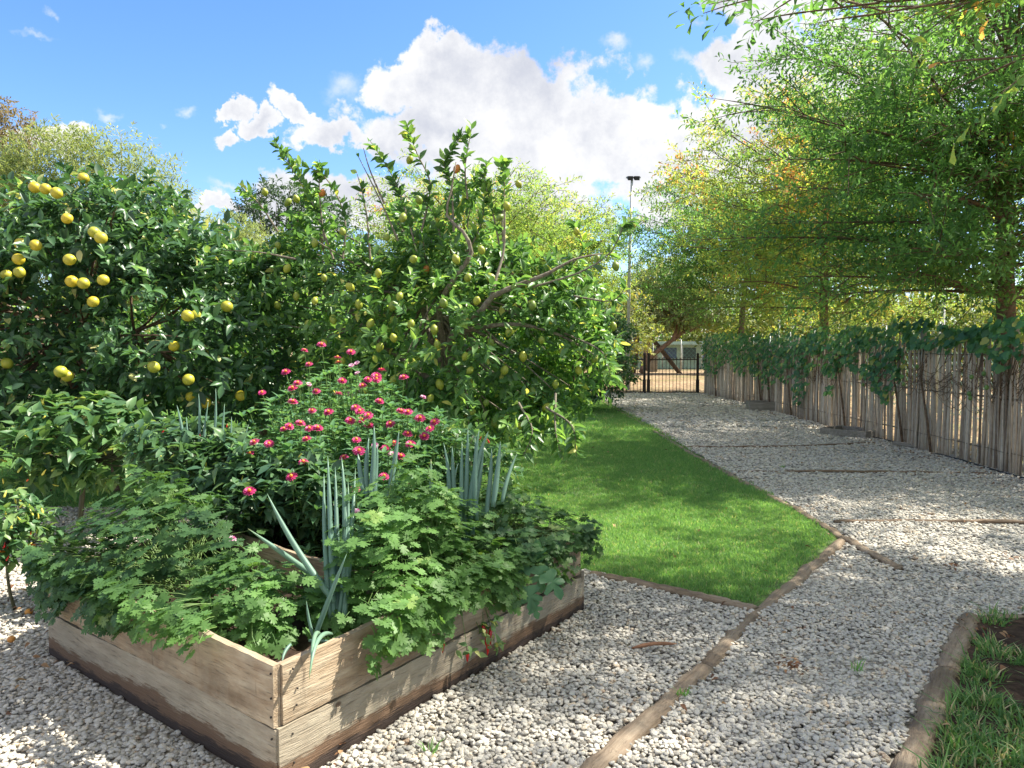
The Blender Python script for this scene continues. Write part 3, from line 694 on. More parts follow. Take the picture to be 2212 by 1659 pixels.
# ------------------------------------------------------------------ parsley
def parsley(center, rad, ztop, n, mat, label, spill=None, size=.085, vlo=0, vhi=1, flop=None):
    c = np.array(center, float); root = thing('parsley_plant', (c[0], c[1], .36), label, 'parsley', 'parsley plants in the raised bed')
    d = rnd_dir(n * 2); d[:, 2] = np.abs(d[:, 2]) * 1.1 - .12; d = nrm(d)[:n]
    q = .62 + .42 * rng.random(n) ** .7
    r = np.array([rad[0], rad[1], ztop - .42]); loc = d * r * (q * (1 + .16 * vnoise(d * 3 + c, 1.6, 11)))[:, None]
    P = np.array([c[0], c[1], .42]) + e1[None] * loc[:, :1] + e2[None] * loc[:, 1:2]; P[:, 2] = .42 + loc[:, 2]
    out = nrm(e1[None] * d[:, :1] + e2[None] * d[:, 1:2] + np.array([0, 0, 1]) * d[:, 2:3])
    if spill:                                      # stems hanging over the boards
        for (a0, b0, a1, b1, m, zlo, outv) in spill:
            t = rng.random(m); a = a0 + (a1 - a0) * t; b_ = b0 + (b1 - b0) * t
            ov = np.array(outv[0] * e1 + outv[1] * e2)
            z = ZT + .10 - (ZT + .10 - zlo) * rng.random(m) ** 1.5 * (.45 + .55 * np.clip(.5 + .7 * vnoise(np.c_[a * 3, b_ * 3, a * 0], 2.2, 31), 0, 1))
            q_ = np.array([bp(x, y) for x, y in zip(a, b_)]); q_ = q_ + ov[None] * (.03 + .09 * rng.random(m))[:, None]; q_[:, 2] = z
            P = np.concatenate([P, q_]); out = np.concatenate([out, nrm(np.tile(ov, (m, 1)) + np.array([0, 0, .25]) + .4 * rng.normal(size=(m, 3)))])
    pa = (P - Bc) @ e1; pb_ = (P - Bc) @ e2; kk_ = ~((pa > .62) & (pa < 1.5) & (pb_ > .46) & (pb_ < .9)) & ~((pa > -.02) & (pa < .34) & (pb_ < .42) & (P[:, 2] > ZT - .05)); P, out = P[kk_], out[kk_]
    m = len(P)
    horiz = nrm(out * np.array([1, 1, 0]) + .35 * rng.normal(size=(m, 3)) * np.array([1, 1, .3]))
    Dr = horiz + np.array([0, 0, -.15]) - np.array([0, 0, 1.0]) * (P[:, 2] < ZT - .02)[:, None] * .8
    Nh = out * .9 + np.array([0, 0, .75]) + .3 * rng.normal(size=(m, 3))
    # keep leaves out of the boards / below soil
    S = size * (.75 + .5 * rng.random(m)); Vr = np.clip(vlo + (vhi - vlo) * (rng.random(m) ** 1.3 * .8 + .15 * vnoise(P, 5, 8) + .05), 0, 1)
    base = P - nrm(Dr) * S[:, None] * .6
    leaves(root, parsley_p, base, Dr, Nh, S, Vr, mat, 300, 'leaf', 'foliage', 'parsley_leaf')
    sb = MB()
    for i in range(0, m, 5):
        a = np.array([c[0], c[1], .37]) + np.array([rng.normal() * rad[0] * .25, rng.normal() * rad[1] * .25, 0]); z = base[i]
        mid = (a + z) / 2 + np.array([0, 0, .12 * np.linalg.norm((z - a)[:2]) + .04])
        if z[2] < ZT + .05 and i % 2: continue
        if z[2] < ZT: mid = np.array([z[0], z[1], 0]) * .8 + a * .2; mid[2] = ZT + .07
        t = np.linspace(0, 1, 6)[:, None]; sb.tube((1 - t) ** 2 * a + 2 * t * (1 - t) * mid + t * t * z, np.linspace(.0032, .0016, 6), 4, False)
    o = sb.build('stems', G['stem'], root); o['kind'] = 'stuff'; return root
parsley(bp(1.42, .42), (.70, .48), .93, 860, G['parsley_dark'], 'large dark green parsley spilling over the left corner of the raised bed', [(2.03, .0, 1.0, -.0, 300, .26, (0, -1)), (W1, .0, W1, .9, 160, .2, (1, 0))], .098)
parsley(bp(.62, .34), (.40, .30), .66, 420, G['parsley'], 'low fresh green parsley behind the front plank of the bed', [(1.15, -.0, .40, -.0, 90, .36, (0, -1))], .092, .2, .85)
parsley(bp(.27, 1.0), (.30, .56), .98, 800, G['parsley'], 'bright sunlit parsley in the middle of the bed beside the onions', [(-.0, .42, -.0, 1.5, 290, .17, (-1, 0))], .097, .3, 1)
parsley(bp(.42, 1.9), (.44, .50), .78, 640, G['parsley_dark'], 'parsley hanging over the far right end of the raised bed', [(-.0, 1.3, -.0, W2, 230, .24, (-1, 0)), (.0, W2, .5, W2, 40, .2, (0, 1))], .08, .1, 1)
# ------------------------------------------------------------------ spring onions
def onion(name, items, label):
    """items: (base uv, base Y, tip uv, tip Y, radius, bend, var)"""
    p0 = at(*items[0][0], items[0][1]); root = thing('spring_onion', (p0[0], p0[1], .38), label, 'spring onion', 'spring onions in the raised bed')
    for (bu, bY, tu, tY, r, bend, va) in items:
        if tu[1] > 1440: tY -= .14
        a = at(*bu, bY); z = at(*tu, tY); n = 12; t = np.linspace(0, 1, n)[:, None]
        m = (a + z) / 2 + np.array([bend, 0, abs(bend) * .3]) + rng.normal(size=3) * .008
        if z[2] < .46 and bu[0] > 680: m = a * .2 + z * .8; m[2] = ZT + .11
        P = (1 - t) ** 2 * a + 2 * t * (1 - t) * m + t * t * z
        prof = np.interp(t[:, 0], [0, .25, .7, .93, 1], [.75, 1, .72, .25, .04]) * r
        b_ = MB(); b_.tube(P, prof, 8)
        vv = np.repeat(np.interp(t[:, 0], [0, .85, 1], [va, va, min(1, va + .35)]), 8); b_.var = [vv[:len(b_.V[0])]]
        b_.build('leaf', G['onion'], root)
    return root
r_ = .0126
on1 = [((722, 1345), 3.2, (708, 984), 3.5, r_ * 1.15, -.01, .3), ((735, 1345), 3.2, (738, 988), 3.55, r_ * 1.3, .03, .4), ((728, 1345), 3.2, (724, 1008), 3.6, r_ * 1.1, 0, .2), ((715, 1345), 3.2, (700, 1023), 3.5, r_, -.02, .35),
       ((740, 1340), 3.2, (752, 1040), 3.5, r_ * .9, .02, .5), ((732, 1330), 3.2, (748, 1100), 3.4, r_ * .8, .01, .3), ((722, 1300), 3.2, (577, 1066), 3.3, r_ * 1.15, -.03, .45), ((715, 1270), 3.38, (536, 1142), 3.2, r_ * 1.1, .02, .6),
       ((676, 1388), 3.1, (749, 1196), 3.1, r_ * .9, -.01, .4), ((679, 1385), 3.1, (662, 1298), 3.1, r_ * .6, 0, .5), ((690, 1370), 3.05, (672, 1455), 2.82, r_ * .75, -.012, .7), ((716, 1370), 3.05, (668, 1468), 2.8, r_ * .75, .012, .65),
       ((668, 1384), 3.0, (722, 1388), 2.95, r_ * .6, 0, .4), ((628, 1392), 2.98, (610, 1432), 2.9, r_ * .6, -.02, .3), ((745, 1330), 3.2, (768, 1010), 3.7, r_ * .9, .01, .5)]
onion('a', on1, 'tall blue-green spring onions with leaves bent over the near corner of the bed')
on2 = []
for (tx, ty, bx, by, va, rr) in [(958, 956, 962, 1130, .3, 1), (977, 965, 985, 1120, .3, 1.1), (998, 953, 995, 1130, .5, 1), (1011, 925, 1003, 1150, .3, 1.1), (1026, 942, 1012, 1150, .2, 1), (1035, 928, 1030, 1110, .4, 1.1), (1055, 932, 1020, 1140, .3, 1.5), (1062, 968, 1050, 1100, .3, 1), (1081, 953, 1065, 1080, .4, 1.1), (1118, 978, 1085, 1070, .6, .8), (931, 992, 936, 1110, .7, .9), (1033, 1059, 985, 1170, .8, 1.1), (990, 1000, 990, 1160, .2, 1.1), (1045, 960, 1005, 1160, .35, 1.2)]:
    on2.append(((bx, by + 15), 3.98, (tx, ty), 4.1, r_ * 1.15 * rr, rng.normal() * .04, va))
onion('b', on2, 'dense clump of spring onions right of the zinnias beside the lawn')
onion('c', [((bx, by), 3.9, (tx, ty), 4.0, r_ * 1.2, rng.normal() * .015, .3) for (tx, ty, bx, by) in [(808, 920, 800, 1075), (862, 931, 838, 1085), (773, 980, 784, 1060), (797, 945, 793, 1080), (815, 960, 806, 1080)]], 'few thick spring onion leaves standing in front of the zinnias')
onion('d', [((bx, by), 4.7, (tx, ty), 4.75, r_ * .95, rng.normal() * .015, .35) for (tx, ty, bx, by) in [(382, 875, 402, 990), (429, 850, 426, 1020), (466, 839, 455, 1040), (485, 872, 470, 1040), (450, 868, 438, 1050), (403, 900, 412, 1010), (537, 917, 508, 1060), (520, 940, 490, 1060), (500, 900, 480, 1060), (545, 950, 515, 1050)]], 'spring onions at the back left of the bed below the grapefruit tree')

# ------------------------------------------------------------------ zinnias
zf = [(755,258),(897,210),(1142,270),(1030,315),(1038,355),(795,372),(1145,378),(1192,358),(603,435),(1195,440),(1395,423),(1352,470),(1355,495),(1283,497),(1580,482),(1070,508),(700,530),(792,535),(660,573),(405,605),(1238,548),(855,597),(1037,615),(658,685),(1378,678),(1740,640),(1180,730),(957,768),(820,757),(1215,760),(1555,762),(1617,768),(1285,795),(1232,833),(1138,838),(1715,820),(720,862),(1290,880),(1470,867),(1838,852),(630,885),(588,910),(865,903),(800,905),(1798,905),(1612,950),(1750,968),(775,993),(343,1018),(462,1030),(1188,998),(1340,1040),(1635,1033),(1500,1030),(305,1107),(1425,1072),(1208,1090),(1480,1115),(1552,1138),(1085,1145),(748,1185),(1415,1303),(1225,1350),(1180,1403),(1645,1360),(1183,1587),(300,1425),(650,1303)]
def flower_meshes():
    out = []
    for k, (layers, sz, v0) in enumerate([(3, 1, .35), (3, .95, .55), (2, .9, .2), (2, .6, .92), (3, 1.05, .5)]):
        b_ = MB()
        for l_ in range(layers):
            n_ = 13 - l_ * 2; ln = (1 - .2 * l_) * sz
            for i in range(n_):
                a = 6.283 * (i + .5 * l_) / n_ + rng.normal() * .06; V, Fc = leaf_blade([(0, 0), (.35, .13), (.75, .17), (1, 0)], .2, -.1 + .12 * l_)
                V = V * np.array([1, ln, 1]); V[:, 1] += .1; up = .12 + .2 * l_; V[:, 2] += V[:, 1] * up + .05 * l_
                c_, s_ = math.cos(a), math.sin(a); V = np.stack([V[:, 0] * c_ - V[:, 1] * s_, V[:, 0] * s_ + V[:, 1] * c_, V[:, 2]], 1)
                b_.add(V, Fc, np.clip(v0 + .12 * rng.normal(), 0, 1))
        out.append(b_.mesh('flower', G['petal']))
    return out
FM = flower_meshes()
cv, cf = sphere_V(9, 6); cv = cv * np.array([.3, .3, .34]) + np.array([0, 0, .3]); cen_me = nmesh('flower_centre', cv, cf, G['centre'])
zc = [(640, 800, 5.3), (735, 770, 5.6), (820, 815, 5.4), (930, 900, 4.9), (880, 870, 5.2), (640, 925, 4.9), (560, 960, 4.8), (770, 910, 4.9), (850, 960, 4.6), (700, 1010, 4.5), (800, 1030, 4.3)]
zl = ['upper left zinnias with magenta heads against the grapefruit tree', 'topmost zinnia plant with a tight group of magenta heads', 'zinnia plant with pink heads just right of the topmost group', 'rightmost zinnia plant with pink heads facing the lawn', 'zinnia plant with pink heads between the middle and the right edge of the clump',
      'zinnia plant with a row of pink heads on the left of the clump', 'leftmost zinnia plant with two magenta heads above the dark chilli leaves', 'zinnia plant in the middle of the clump with pale and dark pink heads', 'zinnia plant with small pink heads behind the thick onion leaves', 'low zinnia plant left of the tall onions with few heads', 'lowest zinnia plant with bright heads beside the sunlit parsley']
uvf = [(460.8 + x * .2604, 691.2 + y * .2604) for x, y in zf] + [(500, 1166)]
zpl = []
for (u, v, Y), lab in zip(zc, zl):
    p = at(u, v, Y); a = np.dot(p - Bc, e1); b_ = np.dot(p - Bc, e2); a = min(max(a, .1), W1 - .1); b_ = min(max(b_, .9), W2 - .08); zpl.append((bp(a, b_, .36), u, v, Y, lab, []))
for (u, v) in uvf:
    j = min(range(len(zc)), key=lambda i: (zc[i][0] - u) ** 2 + (zc[i][1] - v) ** 2 * 1.3); zpl[j][5].append((u, v))
for (base, u0, v0, Y0, lab, fl) in zpl:
    root = thing('zinnia_plant', base, lab, 'zinnia', 'pink zinnias in the raised bed')
    sb = MB(); LP = []; LD = []; LN = []
    stems = []
    for (u, v) in fl:
        Yf = np.clip(5.45 - (v - 745) / 380 * 1.75 + rng.normal() * .1, 3.5, 5.6); stems.append((at(u, v, Yf), True))
    nx_ = 36
    for i in range(nx_):
        u, v = u0 + rng.normal() * 48, v0 + abs(rng.normal()) * 70 - 5; v = max(v, 790 + abs(u - 745) * .5)
        stems.append((at(u, v, Y0 + rng.normal() * .22), False))
    for (tip, isf) in stems:
        foot = base + np.array([rng.normal() * .05, rng.normal() * .05, 0]) + np.array([(tip - base)[0] * .35, (tip - base)[1] * .35, 0])
        m = foot * .45 + tip * .55 + rng.normal(size=3) * .03; m[2] = foot[2] * .45 + tip[2] * .55
        t = np.linspace(0, 1, 9)[:, None]; P = (1 - t) ** 2 * foot + 2 * t * (1 - t) * m + t * t * tip
        sb.tube(P, np.linspace(.0045, .0024, 9), 5, False)
        H = tip[2] - foot[2]; nn = max(3, int(H / .075))
        for j in range(nn):
            f = .18 + .80 * (j + rng.random() * .3) / nn
            if isf and f > .93: continue
            q = (1 - f) ** 2 * foot + 2 * f * (1 - f) * m + f * f * tip; a = j * 1.57 + rng.random() * .8
            for s_ in (0, math.pi):
                dd = np.array([math.cos(a + s_), math.sin(a + s_), .35]); LP.append(q); LD.append(dd + rng.normal(size=3) * .15); LN.append(np.array([0, 0, 1]) - dd * .2 + rng.normal(size=3) * .25)
        if not isf:
            for a in (0, 1.57, 3.14, 4.7): LP.append(tip); LD.append(np.array([math.cos(a), math.sin(a), 1.0])); LN.append(np.array([-math.cos(a), -math.sin(a), 1.0]))
        else:
            sz = .029 + .007 * rng.random(); k_ = int(rng.choice([0, 1, 2, 3, 4], p=[.3, .22, .16, .12, .2]))
            o = bpy.data.objects.new('flower', FM[k_]); o.location = tuple(tip - base); o.scale = (sz,) * 3
            tl = Vector((rng.normal() * .2, -.42 + rng.normal() * .22, 1)).to_track_quat('Z', 'Y'); o.rotation_mode = 'QUATERNION'; o.rotation_quaternion = tl
            link(o, root)
            if k_ != 3: c_ = bpy.data.objects.new('flower_centre', cen_me); link(c_, o)
    o = sb.build('stems', G['stem'], root); o['kind'] = 'stuff'
    LP, LD, LN = map(np.array, (LP, LD, LN)); n = len(LP)
    hf = (LP[:, 2] - .4)
    leaves(root, lance_p + ovate_p[:1], LP, LD, LN, (.09 - .03 * np.clip(hf, 0, 1)) * (.7 + .5 * rng.random(n)), rng.random(n) * .8, G['zinnia'], 120, 'leaf', 'foliage', 'zinnia_leaf')

# ------------------------------------------------------------------ chilli plants
def pod_mesh(mat, ln, r, bend, name='chilli'):
    b_ = MB(); t = np.linspace(0, 1, 8); P = np.c_[bend * t * t * ln, 0 * t, -t * ln]; b_.tube(P, r * np.interp(t, [0, .12, .5, .9, 1], [.55, 1, .85, .35, .05]), 7); b_.tube([(0, 0, .012), (0, 0, 0), (0, 0, -.004)], [r * .25, r * .3, r * .6], 5); return b_.mesh(name, G[mat])
PODS = {k: [pod_mesh(k, 1, .13, .15), pod_mesh(k, 1, .15, -.1)] for k in ('chilli_yellow', 'chilli_orange', 'chilli_red')}
def chilli_bush(base, ells, n, mat, label, pods, trunk_r=.012, size=.09, cat='chilli plant', nl=6, up=True, trunkmat='stem_dark'):
    base = np.array(base, float); root = thing('chilli_plant', base, label, cat)
    P, Dd = crown_pts(ells, n, .45, 1.6, .02)
    Dt = nrm(Dd * .6 + np.array([0, 0, .6]) + .4 * rng.normal(size=P.shape))
    lp_, ld_, ln_ = sprays(P, Dt, .09, nl, 1.0, .35)
    m = len(lp_); leaves(root, ovate_p, lp_, ld_, ln_, size * (.55 + .7 * rng.random(m)), np.clip(rng.random(m) * .85 + .1 * vnoise(lp_, 6, 4), 0, 1), mat, 300, 'leaf', 'foliage', 'chilli_leaf')
    b_ = MB(); top = np.mean([e[0] for e in ells], 0); top[2] -= ells[0][1][2] * .4
    limb(b_, base, top, trunk_r, trunk_r * .7, .05)
    for i in range(0, len(P), max(1, len(P) // 45)): limb(b_, top + rng.normal(size=3) * .03, P[i], trunk_r * .45, .002, .12, 5)
    b_.build('trunk', G[trunkmat], root)
    for (mt, cnt, lo, hi, upf) in pods:
        pi, di = crown_pts(ells, cnt * 3, .95, 3, .02); kk = pi[:, 1] < np.median(pi[:, 1]) + .1; pi, di = pi[kk][:cnt], di[kk][:cnt]
        for q in pi:
            o = bpy.data.objects.new('chilli', PODS[mt][rng.integers(2)]); s_ = lo + (hi - lo) * rng.random(); o.scale = (s_,) * 3
            o.location = tuple(q - base + np.array([0, -.02, 0])); o.rotation_euler = ((math.pi if upf else 0) + rng.normal() * .5, rng.normal() * .6, rng.random() * 6.28); link(o, root)
    return root
def E(u, v, Y, rx, ry, rz): return (at(u, v, Y), (rx, ry, rz))
chilli_bush((-3.55, 6.2, 0), [E(185, 955, 6.1, .50, .5, .36), E(80, 985, 5.9, .42, .4, .22), E(265, 990, 6.0, .36, .36, .24), E(215, 905, 6.2, .22, .25, .16)], 400, G['chilli'], 'big mottled chilli bush with pale yellow pods below the grapefruit tree', [('chilli_yellow', 34, .04, .06, True), ('chilli_orange', 4, .03, .045, True)], .024, .12)
chilli_bush((-3.0, 4.55, 0), [E(15, 1130, 4.5, .2, .25, .15), E(-40, 1170, 4.4, .25, .25, .15), E(60, 1165, 4.6, .15, .2, .10)], 170, G['chilli'], 'small chilli bush with many yellow, orange and red pods at the left edge', [('chilli_yellow', 34, .035, .055, True), ('chilli_orange', 22, .035, .055, True), ('chilli_red', 8, .03, .05, True)], .01, .075)
chilli_bush(bp(1.55, 1.35, .36), [E(430, 990, 4.85, .34, .3, .2), E(350, 965, 4.9, .22, .22, .14), E(500, 1010, 4.7, .25, .25, .16)], 360, G['chilli_dark'], 'dark leaved chilli plant in front of the back onions', [('chilli_yellow', 14, .03, .045, True), ('chilli_red', 10, .03, .04, True)], .01, .085)
chilli_bush(bp(.95, 1.05, .36), [E(590, 1075, 4.5, .3, .22, .17), E(660, 1060, 4.5, .3, .25, .2), E(530, 1070, 4.6, .22, .2, .18), E(880, 1100, 4.5, .3, .25, .15)], 420, G['chilli_dark'], 'dense dark chilli plant filling the bed behind the inner board', [('chilli_yellow', 14, .03, .045, True)], .01, .085)
chilli_bush(bp(.35, 2.1, .36), [E(985, 990, 5.0, .32, .25, .2), E(925, 1010, 4.9, .25, .25, .22), E(1040, 1030, 5.0, .25, .25, .2)], 260, G['chilli'], 'chilli plant with small red pods behind the onion clump beside the lawn', [('chilli_red', 12, .03, .05, True), ('chilli_yellow', 5, .03, .045, True)], .01, .07)
# big red chillies hanging over the right side
big = thing('chilli_plant', bp(.12, 1.25, .4), 'hanging chilli plant with long red pods in front of the side planks', 'chilli plant')
b_ = MB(); Pl = []
for (u, v, Y, ln, r, bend, mt) in [(1020, 1345, 3.72, .105, .011, .25, 'chilli_red'), (1042, 1342, 3.72, .10, .010, -.3, 'chilli_red'), (1028, 1375, 3.68, .08, .010, .1, 'chilli_red'), (930, 1362, 3.42, .09, .010, .1, 'chilli_red'), (985, 1400, 3.55, .05, .009, .05, 'chilli_red'), (908, 1330, 3.42, .07, .009, -.1, 'chilli_red'), (1045, 1385, 3.7, .06, .008, .35, 'passion')]:
    p = at(u, v, Y) - e1 * .07; pb = MB(); t = np.linspace(0, 1, 12); pb.tube(np.c_[bend * ln * np.sin(t * 2.6), 0 * t, -t * ln], r * np.interp(t, [0, .08, .5, .88, 1], [.6, 1, .85, .4, .05]), 9)
    o = bpy.data.objects.new('chilli', pb.mesh('chilli', G[mt])); o.location = tuple(p - parent_world(big)); o.rotation_euler = (0, 0, math.atan2(e2[1], e2[0])); link(o, big)
    st = bp(.1, np.dot(p - Bc, e2) + .05, .5); limb(b_, st, p, .002, .0016, .1, 4); Pl.append(np.tile(p, (7, 1)) + rng.normal(size=(7, 3)) * .025 + np.array([0, 0, .02]))
b_.build('stems', G['stem'], big)
Pl = np.concatenate(Pl); leaves(big, ovate_p, Pl, rng.normal(size=Pl.shape) + np.array([.4, -.4, -.5]), np.array([.5, -.5, .6]) + .3 * rng.normal(size=Pl.shape), .035 + .02 * rng.random(len(Pl)), .5 + .5 * rng.random(len(Pl)), G['chilli'], 300, 'leaf', 'foliage', 'chilli_leaf')
# lobed-leaf sapling
fg = thing('fig_sapling', bp(.2, 1.7, .4), 'young plant with large lobed leaves at the right side of the bed', 'sapling')
b_ = MB(); Pf = []; Df = []; Sf = []
for (u, v, Y, ang, s_) in [(1160, 1215, 4.2, 90, .125), (1165, 1222, 4.12, -85, .14), (1180, 1235, 4.1, -55, .16), (1140, 1215, 4.1, 205, .15), (1142, 1265, 4.05, -80, .14), (1150, 1300, 4.05, -70, .09)]:
    p = at(u, v, Y - .24); a = R(ang); Pf.append(p); Df.append([math.cos(a), -.25, math.sin(a)]); Sf.append(s_); limb(b_, bp(.15, 1.72, .45), p, .005, .002, .1, 5)
Pf, Df, Sf = np.array(Pf), np.array(Df), np.array(Sf)
leaves(fg, fig_p, Pf, Df, np.tile([.25, -.75, .6], (len(Pf), 1)) + .12 * rng.normal(size=Pf.shape), Sf, rng.random(len(Pf)), G['fig'], 300); b_.build('stem', G['stem'], fg)

# ------------------------------------------------------------------ citrus trees
SV, SF = sphere_V(14, 9)
def fruit_mesh(name, mat, kind):
    V = SV.copy()
    if kind == 'lemon': V[:, 2] = V[:, 2] * 1.18 + np.where(np.abs(V[:, 2]) > .93, np.sign(V[:, 2]) * .16, 0)
    else: V[:, 2] *= .93
    V *= (1 + .02 * vnoise(V, 2, 3))[:, None]; return nmesh(name, V, SF, G[mat])
FR = {'grapefruit': fruit_mesh('grapefruit', 'grapefruit_skin', 'g'), 'lemon': fruit_mesh('lemon', 'lemon_skin', 'lemon'), 'old_lemon': fruit_mesh('lemon', 'orange_skin', 'lemon')}
def add_fruit(root, kind, p, s_):
    o = bpy.data.objects.new(FR[kind].name, FR[kind]); o.location = tuple(p - parent_world(root)); o.scale = (s_,) * 3; o.rotation_euler = (rng.normal() * .4, rng.normal() * .4, rng.random() * 6.28); link(o, root)
def citrus(name, base, ells, ntw, mat, label, cat, size, fruits, nl=9, twl=.22, bark='bark', limbs=(), nlimb=70, r0=.07, extra=None, gap=-.75, fullr=True, droop=.25):
    base = np.array(base, float); root = thing(name, base, label, cat)
    P, Dd = crown_pts(ells, ntw, .5, 1.7, .35)
    k = vnoise(P, 2.1, 21) > gap; P, Dd = P[k], Dd[k]
    Dt = nrm(Dd + .45 * rng.normal(size=P.shape) + np.array([0, 0, .25]))
    tl_ = twl * (.7 + .6 * rng.random(len(P)))
    lp_, ld_, ln_ = sprays(P - Dt * tl_[:, None] * .6, Dt, tl_, nl, .95, droop)
    ln_ = ln_ + np.repeat(Dd, nl, 0) * .5
    b_ = MB()
    if extra is not None:                            # hand-placed shoots: (pts list, leaves per metre)
        for (pts, dens, sz) in extra:
            Q = smooth_path(pts, 10); b_.tube(Q, np.linspace(.011, .003, len(Q)), 5, False)
            ln = np.linalg.norm(np.diff(Q, axis=0), axis=1).sum(); m = int(dens * 1.5 * ln)
            if m < 1: continue
            f = np.sort(rng.random(m)) ** .8 * (len(Q) - 1.001); i = f.astype(int); q = Q[i] + (Q[i + 1] - Q[i]) * (f - i)[:, None]; tg = nrm(Q[i + 1] - Q[i])
            sd = nrm(np.cross(tg, rnd_dir(m)))
            lp_ = np.concatenate([lp_, q]); ld_ = np.concatenate([ld_, sd + tg * .6 + np.array([0, 0, .1])]); ln_ = np.concatenate([ln_, np.tile([0, 0, 1.], (m, 1)) + .5 * rng.normal(size=(m, 3))])
    m = len(lp_); Vr = np.clip(rng.random(m) ** 1.2 * .82 + .13 * vnoise(lp_, 1.7, 6) + .08, 0, .965); Vr[rng.random(m) < .018] = 1.0
    leaves(root, citrus_p, lp_, ld_, ln_, size * (.65 + .55 * rng.random(m)), Vr, mat, 300, 'leaf', 'foliage', 'citrus_leaf')
    for (pts, ra, rb) in limbs:
        Q = smooth_path(pts, 14); b_.tube(Q, np.linspace(ra * .6, rb * .8, len(Q)), 9, True, .5, .05)
    top = np.array(base) + np.array([0, 0, .55]); 
    if not limbs: limb(b_, base, top, r0 * 1.2, r0, .05, 9)
    cen = np.mean([e[0] for e in ells], 0)
    hubs = [cen + rng.normal(size=3) * .16 * np.array(ells[0][1]) + np.array([0, .25, 0]) for _ in range(7)]
    if not limbs:
        for h in hubs: limb(b_, top, h, r0 * .7, r0 * .35, .12, 7)
    for i in range(0, len(P), max(1, len(P) // nlimb)):
        h = min(hubs, key=lambda q: np.linalg.norm(q - P[i])); limb(b_, h, P[i], r0 * .25, .004, .12, 5)
    b_.build('trunk', G[bark], root)
    for (kind, p, s_) in fruits: add_fruit(root, kind, p, s_)
    return root
gf = []
for gi_, (u, v) in enumerate([(145,472),(203,502),(77,530),(45,527),(40,560),(42,588),(150,561),(155,608),(180,612),(223,605),(218,514),(14,594),(122,417),(98,408),(75,405),(131,803),(145,812),(332,793),(407,820),(405,682),(423,682),(490,662),(201,652),(376,748),(15,785),(195,862),(443,870),(412,857),(520,855),(180,385),(262,915)]):
    Y = 8.1 - 2.0 * math.sqrt(max(.05, 1 - ((u - 215) / 460) ** 2 * .9 - ((v - 680) / 400) ** 2 * .6)); gf.append(('grapefruit', at(u, v, Y + .12 + .16 * rng.random() + (.22 if gi_ > 19 else 0)), (.047 + .006 * rng.random())))
citrus('grapefruit_tree', (-4.3, 8.3, 0), [((-4.7, 8.3, 1.95), (2.0, 1.95, 1.35)), ((-4.15, 7.9, 2.55), (1.25, 1.3, .82)), ((-3.3, 7.7, 1.65), (1.15, 1.3, 1.15)), ((-5.6, 8.0, 1.7), (1.6, 1.7, 1.2))], 4300, G['grapefruit'], 'dense dark grapefruit tree with yellow fruit at the left', 'grapefruit tree', .125, gf, 9, .24)
lemons = [(1040,540),(1368,486),(1080,470),(863,640),(848,661),(958,655),(835,512),(817,590),(775,658),(938,712),(945,745),(888,700),(680,525),(640,430),(622,437),(660,423),(572,415),(600,530),(740,500),(700,600),(905,432),(893,560),(870,470),(876,292),(890,322),(885,345),(1095,445),(1120,398),(1245,500),(1290,560),(1330,575),(1352,640),(1262,655),(1325,705),(1005,770),(1050,870),(1015,800),(930,860),(880,790),(850,820),(975,905),(1020,890),(1068,915),(1100,860),(1150,845),(1180,880),(1240,968),(1232,967),(1258,935),(1205,900),(1130,770),(1100,717),(1060,740),(1170,735),(1215,760),(1250,800),(1285,775),(1306,770),(1300,800),(1320,790),(1200,830),(1090,800),(790,840),(740,780),(700,740),(665,700),(640,640),(600,660),(585,600),(620,580),(680,650),(720,690),(756,620),(800,700),(820,750),(850,730),(905,780),(950,830),(1000,700),(1030,650),(985,560),(1010,600),(1060,600),(1110,620),(1150,660),(1190,690),(780,880),(1120,920),(1160,925),(990,940),(820,905)]
lf = []
for i, (u, v) in enumerate(lemons):
    rr = ((u - 975) / 420) ** 2 + ((v - 680) / 380) ** 2; Y = 7.6 - 1.25 * math.sqrt(max(0, 1 - rr)) + .16 + .22 * rng.random()
    lf.append(('lemon', at(u, v, Y), 0.028 + .010 * rng.random()))
for (u, v) in [(987, 365), (696, 417), (920, 583)]: lf.append(('old_lemon', at(u, v, 7.3), .034))
A = lambda u, v, Y=7.3: at(u, v, Y)
ex = []
